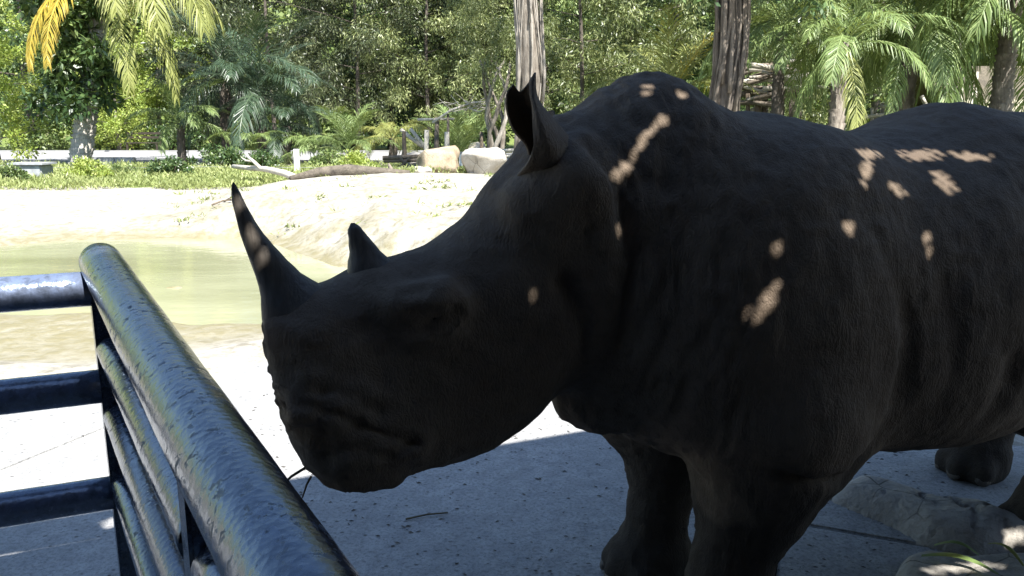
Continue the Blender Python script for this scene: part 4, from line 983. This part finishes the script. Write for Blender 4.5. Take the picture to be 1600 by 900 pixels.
palm(283, 192, 30, 2.3, [('up', 4), ('mid', 7), ('low', 5)], 'frond', 'short palm with a bare thin trunk behind the wire fence', True, 'brownbark', (), .13)
palm(447, 196, 30.5, 2.7, [('up', 4), ('mid', 7), ('low', 6)], 'frond_blue', 'dark drooping palm above the bleached branch', True, 'brownbark', (), .15)
palm(392, 222, 29, 1.7, [('mid', 6), ('low', 4)], 'frond', 'small pale palm beside the tip of the bleached branch', False)
palm(545, 232, 28.5, 2.0, [('up', 9), ('mid', 5)], 'frond', 'young upright palm above the bright bush', False)
palm(492, 232, 29.5, 2.2, [('mid', 8), ('low', 5)], 'frond', 'low spreading palm behind the white fence post', False)
palm(612, 215, 30, 2.2, [('mid', 7), ('low', 6)], 'frond_olive', 'olive palm with hanging fronds left of the log fence', True, 'brownbark', (), .14)
palm(718, 250, 30, 2.6, [('up', 11)], 'frond', 'clump of upright palm shoots behind the boulders', False)
palm(1046, 160, 23, 2.9, [('up', 3), ('mid', 4)], 'frond_olive', 'palm with yellowish upright fronds left of the thick brown trunk', True, 'brownbark', [('up', .25, 3.1, Y_, 'yellow arching frond'), ('up', .9, 2.6, O_, None)], .15)
palm(1428, 22, 20.5, 3.7, [('up', 6), ('mid', 13), ('low', 15), ('hang', 9)], 'frond', 'large palm with a dense crown of hanging fronds over the rump', True, 'bark', (), .2)
palm(1590, -30, 19.5, 4.0, [('up', 4), ('mid', 11), ('low', 14), ('hang', 9)], 'frond', 'large palm at the top right corner', True, 'bark', (), .2)
palm(1318, 66, 19, 2.7, [('up', 4), ('mid', 7), ('low', 5)], 'frond', 'palm with one pale hanging frond beside the driftwood shelter', True, 'bark', [('hang', 4.55, 2.9, O_, 'pale yellow-green hanging frond'), ('hang', 3.6, 2.3, 'frond', None)], .16, .7, 1296)
palm(1500, 50, 25, 3.2, [('up', 4), ('mid', 8), ('low', 3)], 'frond', 'palm in front of the thatched hut', True, 'bark', (), .15, .3)
palm(1225, 40, 20.5, 2.6, [('up', 3), ('mid', 9), ('low', 9), ('hang', 3)], 'frond', 'palm with fronds drooping in front of the driftwood shelter', True, 'brownbark', (), .13, .5)
# climbing plant with dark leaves on the leaning palm trunk
gc = random.Random(5); cp = at(128, 250, Y=28.6)
cpm = foliage_mesh('climbing_plant', [(gc.gauss(0, .75), gc.gauss(0, .35), gc.uniform(2.0, 6.2), gc.uniform(.3, .6), 130, gc.uniform(.1, .75)) for _ in range(46)], .30, .13, .35, 66)
tag(add('climbing_plant', cpm, M['leaf_dark'], None, (cp.x, 28.6, gz(cp.x, 28.6))), 'dark broad-leaved climber on the trunk of the tall palm at the top left', 'climber')
# two thick trunks wrapped in hanging roots
def root_trunk(px, Y, r, h, seed, label, kind, i, cs, bark):
    x = at(px, 230, Y=Y).x; z0 = gz(x, Y); t = empty('strangled_tree', (x, Y, z0-.05), 0, label, 'tree'); g = random.Random(seed)
    ax = [(.04*math.sin(k*.9+seed), .04*math.cos(k*.7), h*k/16) for k in range(17)]
    add('trunk', tube_mesh('trunk', ax, [r*(1.4 if k == 0 else 1.05 if k == 1 else .92)*(1-.012*k) for k in range(17)], 18, .10, seed), M['bark' if bark == 'vine' else 'brownbark'], t)
    for q in range(34):
        a0 = g.uniform(0, 6.283); tw = g.uniform(-1.6, 1.6); top = g.uniform(.55, 1.); bot = g.uniform(0, .25) if q % 3 else g.uniform(.2, .45); pts = []
        for k in range(13):
            u = bot+(top-bot)*k/12; a = a0+tw*u+.25*math.sin(u*9+q); rr = r*(.98+.20*math.sin(u*11+q*1.7)**2); j = min(15, int(u*16)); f = u*16-j
            bx = [ax[j][m]*(1-f)+ax[j+1][m]*f for m in range(3)]; pts.append((bx[0]+rr*math.cos(a), bx[1]+rr*math.sin(a), bx[2]))
        w = g.choice((.012, .018, .028, .05)); add('root', tube_mesh('root', pts, [w*(1-.03*k) for k in range(13)], 6, .15, q), M['vine' if bark == 'vine' else 'darkvine'], t)
    tm, cm = KIND[kind][i]; o = add('crown', cm, None, t, (0, 0, cs[1])); o.scale = (cs[0],)*3; o.rotation_euler = (0, 0, seed)
    for q in range(4):
        a = q*1.6+seed; add('limb', tube_mesh('limb', [(0, 0, h*.72), (.9*math.cos(a), .9*math.sin(a), h*.85), (2.2*math.cos(a), 2.2*math.sin(a), h*1.02)], [r*.5, r*.35, r*.15], 8, .1, q), M[bark], t)
root_trunk(826, 20.0, .29, 9.5, 4, 'pale trunk wrapped in hanging roots, behind the ear', 'fine', 0, (.45, 7.2), 'vine')
root_trunk(1132, 18.5, .31, 9.0, 9, 'thick brown root-covered trunk behind the shoulder hump', 'dark', 1, (.75, 3.1), 'brownbark')
# twisted multi-stem tree
x0 = at(775, 240, Y=25).x; ms = empty('twisted_tree', (x0, 25, gz(x0, 25)-.03), 0, 'small tree of twisted pale stems left of the ear', 'tree')
for q in range(5):
    a = q*1.3; g = random.Random(q+50); pts = [(.16*math.cos(a+k*.5)*(1+k*.22)+g.gauss(0, .03), .16*math.sin(a+k*.5)*(1+k*.2), .42*k) for k in range(9)]
    add('stem', tube_mesh('stem', pts, [.085-.006*k for k in range(9)], 7, .12, q), M['vine' if q % 2 else 'bark'], ms)
o = add('crown', KIND['fine'][2][1], None, ms, (0, 0, 2.0)); o.scale = (.5, .5, .55)

# ---------------------------------------------------------------- boulders, logs, timber, hut
def boulder(px, py, Y, sx, sy, sz, seed, label, mat='boulder', group=None, sub=4, sq=.35):
    bm = bmesh.new(); bmesh.ops.create_icosphere(bm, subdivisions=sub, radius=1); V = np.array([v.co[:] for v in bm.verts])
    k = np.abs(V)**(2+4*sq); k = k.sum(1)**(1/(2+4*sq)); V = V/k[:, None]
    n = vnoise(V*1.3+seed*3, seed)*.22+vnoise(V*3.1+seed, seed+1)*.09+vnoise(V*8, seed+2)*.03; V = V*(1+n[:, None])*np.array([sx, sy, sz])
    gp = np.random.default_rng(seed)
    for _ in range(9):          # flat broken faces
        d = gp.normal(size=3); d /= np.linalg.norm(d); h = V@(d/np.array([sx, sy, sz])); lim = gp.uniform(.66, .86); ex = np.maximum(h-lim, 0); V = V-(ex*.85)[:, None]*d*np.array([sx, sy, sz])
    for v, c in zip(bm.verts, V): v.co = c
    p = at(px, py, Y=Y); z0 = gz(p.x, Y)
    return tag(add('boulder', bm_mesh('boulder', bm, True), M[mat], None, (p.x, Y, z0+sz*.64), (0, 0, seed)), label, 'boulder', group)
boulder(683, 270, 19.2, .52, .5, .42, 3, 'brownish boulder left of the white one on the mound', 'tan_boulder', group='boulders on the mound')
boulder(753, 270, 19.2, .64, .55, .38, 8, 'wide white boulder close to the head of the rhinoceros', group='boulders on the mound', sq=.8)
boulder(655, 235, 26.5, .6, .5, .34, 12, 'pale boulder under the leaning logs inside the log fence', sq=.5)
boulder(742, 232, 33.0, .8, .5, .45, 15, 'white boulder behind the low rail right of the upright shoots')
boulder(662, 291, 18.4, .22, .2, .10, 17, 'small flat stone at the foot of the brownish boulder', sub=3)
# fallen bleached tree on the mound
lg = empty('fallen_tree', (at(490, 292, Y=17.8).x, 17.8, 0), 0, 'fallen bleached tree lying along the crest of the mound with a raised bare branch', 'fallen tree')
def L3(px, py, Y): p = at(px, py, Y=Y); return (p.x-lg.location.x, p.y-lg.location.y, p.z)
def on_ground(px, py, Y, r): p = at(px, py, Y=Y); return (p.x-lg.location.x, Y-lg.location.y, gz(p.x, Y)+r*.6)
add('trunk', tube_mesh('trunk', [on_ground(455, 303, 16.8, .06), on_ground(500, 292, 17.4, .15), on_ground(545, 284, 17.3, .15), on_ground(590, 278, 17.1, .06), on_ground(640, 274, 17.0, .0)], [.05, .11, .13, .10, .06], 14, .17, 3), M['deadlog'], lg)
add('branch', tube_mesh('branch', [L3(492, 293, 17.4), L3(470, 281, 17.6), L3(445, 271, 18.0), L3(415, 264, 18.6), L3(390, 263, 19.1), L3(364, 260, 19.6)], [.085, .085, .075, .065, .06, .05], 9, .10, 5), M['white_wood'], lg)
add('branch', tube_mesh('branch', [L3(408, 264, 18.7), L3(396, 252, 18.8), L3(386, 244, 18.9)], [.045, .04, .025], 7, .1, 6), M['white_wood'], lg)
add('branch', tube_mesh('branch', [L3(396, 252, 18.8), L3(384, 251, 18.9), L3(377, 246, 19)], [.03, .025, .012], 6, .1, 7), M['white_wood'], lg)
add('branch', tube_mesh('branch', [L3(553, 280, 17.3), L3(540, 272, 17.4), L3(526, 264, 17.6)], [.055, .045, .03], 7, .1, 8), M['white_wood'], lg)
add('branch', tube_mesh('branch', [L3(614, 275, 17.1), L3(611, 264, 17.2), L3(607, 256, 17.3)], [.06, .045, .025], 7, .1, 9), M['deadwood'], lg)
for (p0, p1, lb) in (((333, 345), (365, 343), 'dry dark stick lying on the sand left of the front horn tip'), ((352, 341), (366, 345), 'short dark stick crossing the one by the front horn')):
    a = at(*p0, z=-.12); b = at(*p1, z=-.12); a.z = gz(a.x, a.y)+.03; b.z = gz(b.x, b.y)+.04
    tag(add('stick', tube_mesh('stick', [a, (a+b)/2+Vector((0, .06, .03)), b], [.018, .015, .01], 6), M['old_wood']), lb, 'stick', 'sticks on the sand')
def pole(parent, px, py0, py1, Y, r, mat, name='post', dx=0, dY=0, local=None, ground=False):
    a = at(px, py0, Y=Y); b = at(px+dx, py1, Y=Y+dY)
    if ground: a.z = gz(a.x, a.y)-.1
    o = parent.location; g = random.Random(int(px*3+py0)); m = (a+b)/2+Vector((g.uniform(-.03, .03), g.uniform(-.03, .03), 0))
    return add(name, tube_mesh(name, [a-o, m-o, b-o], [r, r*.95, r*.88], 9, .10, int(px)), M[mat], parent)
# rustic log fence
x1 = at(690, 240, Y=26).x
lf = empty('log_fence', (x1, 26, gz(x1, 26)), 0, 'rustic pale log fence with upright posts behind the boulders', 'fence')
for (px, top, r, mt) in ((631, 205, .075, 'old_wood'), (667, 203, .085, 'white_wood'), (698, 206, .085, 'white_wood'), (752, 206, .06, 'old_wood')): pole(lf, px, 256, top, 26, r, mt, ground=True)
for (xa, ya, xb, yb, r, mt) in ((598, 247, 700, 243, .07, 'old_wood'), (684, 243, 732, 240, .085, 'white_wood'), (600, 252, 690, 250, .05, 'old_wood'), (732, 241, 800, 236, .06, 'white_wood')):
    pole(lf, xa, ya, yb, 25.85, r, mt, 'rail', xb-xa)
for (xa, ya, xb, yb) in ((626, 247, 642, 265), (640, 247, 622, 263), (652, 248, 662, 258)): pole(lf, xa, ya, yb, 25.7, .04, 'old_wood', 'brace', xb-xa)
tf = empty('timber_frame', (at(683, 250, Y=27).x, 27, 0), 0, 'tall bleached post with a crossbar standing inside the log fence', 'post')
pole(tf, 683, 250, 183, 27, .085, 'deadwood', ground=True); pole(tf, 652, 187, 186, 26.9, .045, 'white_wood', 'crossbar', 58)
for (xa, ya, xb, yb, lb) in ((626, 202, 660, 229, 'upper pale log leaning on the left post of the log fence'), (641, 201, 668, 236, 'second pale log leaning beside the left post of the log fence')):
    e = empty('leaning_log', (at(xb, yb, Y=26.6).x, 26.6, 0), 0, lb, 'log', 'leaning logs'); pole(e, xb, yb, ya, 26.6, .065, 'white_wood', 'log_shaft', xa-xb)
lb2 = empty('low_rail_fence', (at(800, 245, Y=24).x, 24, 0), 0, 'low whitish pole rail right of the upright palm shoots', 'fence')
for px in (735, 750, 790, 808, 838): pole(lb2, px, 258, 233+(px % 3)*3, 24, .055, 'white_wood', ground=True, dx=(px % 5)-2)
for (xa, ya, xb, yb) in ((728, 246, 842, 243), (770, 236, 842, 233), (735, 238, 770, 240), (800, 255, 842, 230)): pole(lb2, xa, ya, yb, 23.9, .05, 'white_wood', 'rail', xb-xa)
# hanging tangle of bleached twigs
tg_ = at(738, 165, Y=26.5); tw = empty('dead_branch', tg_, 0, 'tangle of bleached bare twigs hanging above the log fence', 'dead branch'); g = random.Random(8)
add('main_stem', tube_mesh('main_stem', [(-1.3, 0, -.55), (-.7, 0, -.15), (0, .1, .1), (.6, 0, .15)], [.05, .045, .03, .015], 6), M['white_wood'], tw)
for q in range(16):
    a = g.uniform(-.6, .6); x = g.uniform(-.6, .3); d = g.choice((-1, 1)); l_ = g.uniform(.4, .9)
    add('twig', tube_mesh('twig', [(x, .05, g.uniform(-.1, .2)), (x+d*l_*.5, g.uniform(-.2, .2), -.1+g.uniform(-.15, .25)), (x+d*l_, g.uniform(-.3, .3), g.uniform(-.05, .4))], [.018, .014, .007], 5), M['white_wood'], tw)
pole(tw, 700, 250, 178, 26.6, .05, 'deadwood', 'support', ground=True)
# wire fence with one white post in view
wf = empty('wire_fence', (at(464, 255, Y=24).x, 24, 0), 0, 'thin wire fence with a square white post across the grass', 'fence')
p0 = at(464, 278, Y=24)-wf.location; zt = at(464, 233, Y=24).z; zg = gz(wf.location.x, 24)-.1
bm = bmesh.new(); box_bm(bm, (-.075, -.075, zg), (.075, .075, zt)); bmesh.ops.bevel(bm, geom=list(bm.edges), offset=.012, segments=1, affect='EDGES')
add('post', bm_mesh('post', bm), M['white_post'], wf)
for k, px in enumerate((-60, 720)):
    bm = bmesh.new(); box_bm(bm, (-.05, -.05, zg), (.05, .05, zt-.15)); add('post', bm_mesh('post', bm), M['white_post'], wf, (at(px, 255, Y=24).x-wf.location.x, 0, 0))
xl, xr = at(-60, 255, Y=24).x-wf.location.x, at(720, 255, Y=24).x-wf.location.x
for zz in (.28, .10):
    add('wire', tube_mesh('wire', [(xl+(xr-xl)*k/12, -.08, zz-.03*math.sin(math.pi*(k % 6)/6)) for k in range(13)], [.006]*13, 5), M['wire'], wf)
# grey barrier block, culvert, bench by the road
def blocks(name, px0, px1, py_top, Y, dep, label, cat, n, mat):
    a = at(px0, py_top, Y=Y); b = at(px1, py_top, Y=Y); e = empty(name, ((a.x+b.x)/2, Y, gz((a.x+b.x)/2, Y)), 0, label, cat); w = (b.x-a.x)/n; h = a.z-e.location.z
    for k in range(n):
        bm = bmesh.new(); box_bm(bm, (-w/2+.02, -dep/2, -.05), (w/2-.02, dep/2, h)); bmesh.ops.bevel(bm, geom=list(bm.edges), offset=.03, segments=2, affect='EDGES')
        add('block', bm_mesh('block', bm), M[mat], e, (-(b.x-a.x)/2+w*(k+.5), R.uniform(-.02, .02), R.uniform(-.01, .01)))
    return e
blocks('concrete_barrier', 152, 211, 246, 29.5, .35, 'low grey concrete barrier along the road edge, right of the pale leaning trunk', 'barrier', 2, 'grey_paint')
cu = blocks('culvert', 28, 74, 257, 21.6, .6, 'grey concrete culvert box in the grass at the left edge', 'culvert', 1, 'grey_paint')
bm = bmesh.new(); box_bm(bm, (-.46, -.36, 0), (.46, .34, .05)); add('lid', bm_mesh('lid', bm), M['grey_paint'], cu, (0, 0, at(28, 257, Y=21.6).z-gz(cu.location.x, 21.6)+.005))
bp_ = at(225, 238, Y=44.3); be = empty('park_bench', (bp_.x, 44.3, gz(bp_.x, 44.3)), 0, 'dark brown wooden bench across the road under the trees', 'bench')
for z, y, hh in ((.45, -.15, .05), (.45, .05, .05), (.70, .25, .12), (.92, .28, .12)):
    boxpart('plank', (-.95, y-.08 if hh < .1 else y-.02, z), (.95, y+.08 if hh < .1 else y+.02, z+hh), M['dark_wood'], be)
for x in (-.8, .8):
    boxpart('leg', (x-.05, -.2, 0), (x+.05, -.12, .445), M['dark_wood'], be); boxpart('leg', (x-.05, .31, 0), (x+.05, .37, 1.02), M['dark_wood'], be)
# driftwood shelter right of the thick trunk
dp = at(1208, 150, Y=24); ds = empty('driftwood_shelter', (dp.x, 24, gz(dp.x, 24)), 0, 'rough shelter of bleached driftwood logs piled on posts', 'shelter'); g = random.Random(12)
for px, mt, r in ((1184, 'old_wood', .11), (1197, 'old_wood', .10), (1240, 'deadwood', .13), (1222, 'deadwood', .06), (1168, 'old_wood', .07)): pole(ds, px, 240, 146, 24+g.uniform(-.3, .5), r, mt, ground=True, dx=g.uniform(-3, 3))
for q in range(38):
    u = g.random(); z = 2.05+u*1.25-ds.location.z; x = g.uniform(-.75, .75)*(1.1-.5*u); l_ = g.uniform(.35, .9); a = g.uniform(-.5, .6); y = g.uniform(-.5, .5); r = g.uniform(.04, .085)
    add('log', tube_mesh('log', [(x-l_*math.cos(a), y-g.uniform(-.2, .2), z-l_*math.sin(a)*.6), (x, y, z+g.uniform(-.04, .06)), (x+l_*math.cos(a), y+g.uniform(-.2, .2), z+l_*math.sin(a)*.6)], [r, r*1.05, r*.75], 7, .12, q), M[('white_wood', 'deadwood', 'white_wood', 'deadwood', 'old_wood')[q % 5]], ds)
# pole fence and stumps under the palms at the right
pf = empty('pole_fence', (at(1400, 190, Y=23).x, 23, 0), 0, 'broken pole fence of brown posts and pale crooked rails under the large palm', 'fence')
for px, top, r, mt in ((1343, 172, .07, 'deadwood'), (1362, 168, .05, 'white_wood'), (1386, 160, .12, 'vine'), (1399, 166, .06, 'deadwood'), (1417, 158, .055, 'white_wood'), (1440, 168, .06, 'deadwood'), (1462, 170, .06, 'white_wood')):
    pole(pf, px, 240, top, 23, r, mt, ground=True, dx=(px % 7)-3)
for (xa, ya, xb, yb) in ((1336, 186, 1400, 176), (1376, 166, 1408, 172), (1420, 188, 1458, 170), (1440, 150, 1456, 178)): pole(pf, xa, ya, yb, 22.9, .055, 'white_wood', 'rail', xb-xa)
# thatched hut
HY = 31.0; hx = at(1560, 170, Y=HY).x; hz = gz(hx, HY); hut = empty('thatched_hut', (hx, HY, hz), 0, 'low thatched hut with a pale straw eave at the right edge', 'hut')
z_e = at(1560, 166, Y=HY).z-hz; hw = 3.0
def thatch_layer(z0, z1, y0, y1, w, n, seed, thick=.012, fringe=.35):
    g = random.Random(seed); V = []; F = []
    for k in range(n):
        x = g.uniform(-w, w); u = g.random(); za = z0+(z1-z0)*u; ya = y0+(y1-y0)*u; L = g.uniform(.5, 1.)*fringe; d = np.array([g.gauss(0, .06), (y0-y1)*.5/max(.1, z1-z0), -1.0]); d /= np.linalg.norm(d)
        a = np.array([x, ya-.02, za]); b = a+d*L; s = np.array([thick*g.uniform(.6, 1.6), 0, 0]); i = len(V); V += [a-s, a+s, b+s*.5, b-s*.5]; F.append((i, i+1, i+2, i+3))
    return mesh_data('thatch_straw', V, F)
def slab_roof(y0, z0, y1, z1, w, t=.16):
    bm = bmesh.new(); vs = [bm.verts.new(p) for p in ((-w, y0, z0), (w, y0, z0), (w, y1, z1), (-w, y1, z1), (-w, y0, z0+t), (w, y0, z0+t), (w, y1, z1+t), (-w, y1, z1+t))]
    for f in ((0, 3, 2, 1), (4, 5, 6, 7), (0, 1, 5, 4), (2, 3, 7, 6), (0, 4, 7, 3), (1, 2, 6, 5)): bm.faces.new([vs[i] for i in f])
    return bm_mesh('roof', bm)
add('roof', slab_roof(-1.6, z_e+.05, 0, z_e+1.3, hw), M['thatch_old'], hut); add('roof', slab_roof(1.6, z_e+.05, .0, z_e+1.3, hw-.01), M['thatch_old'], hut)
tag(add('thatch_straw', thatch_layer(z_e+.15, z_e+1.35, -1.64, -.05, hw, 2600, 3), M['thatch_old'], hut), kind='stuff')
tag(add('thatch_fringe', thatch_layer(z_e-.02, z_e+.22, -1.70, -1.62, hw, 1500, 4, .012, .42), M['thatch'], hut), kind='stuff')
boxpart('back_wall', (-hw+.2, 1.2, 0), (hw-.2, 1.3, z_e), M['dark_wood'], hut)
for x in (-2.7, -1.4, 0, 1.4, 2.7): add('post', tube_mesh('post', [(x, -1.35, -.05), (x+.03, -1.35, 1.0), (x, -1.35, z_e+.15)], [.08, .075, .07], 9, .06, 3), M['deadwood'], hut)
bp2 = empty('bamboo_screen', (at(1495, 170, Y=27.5).x, 27.5, 0), 0, 'row of thin whitish upright poles in front of the thatched hut', 'poles')
for px, top in ((1478, 118), (1492, 108), (1503, 104), (1518, 126), (1524, 112), (1578, 112)): pole(bp2, px, 215, top, 27.5, .05, 'white_wood', 'pole', dx=(px % 5)-1, ground=True)
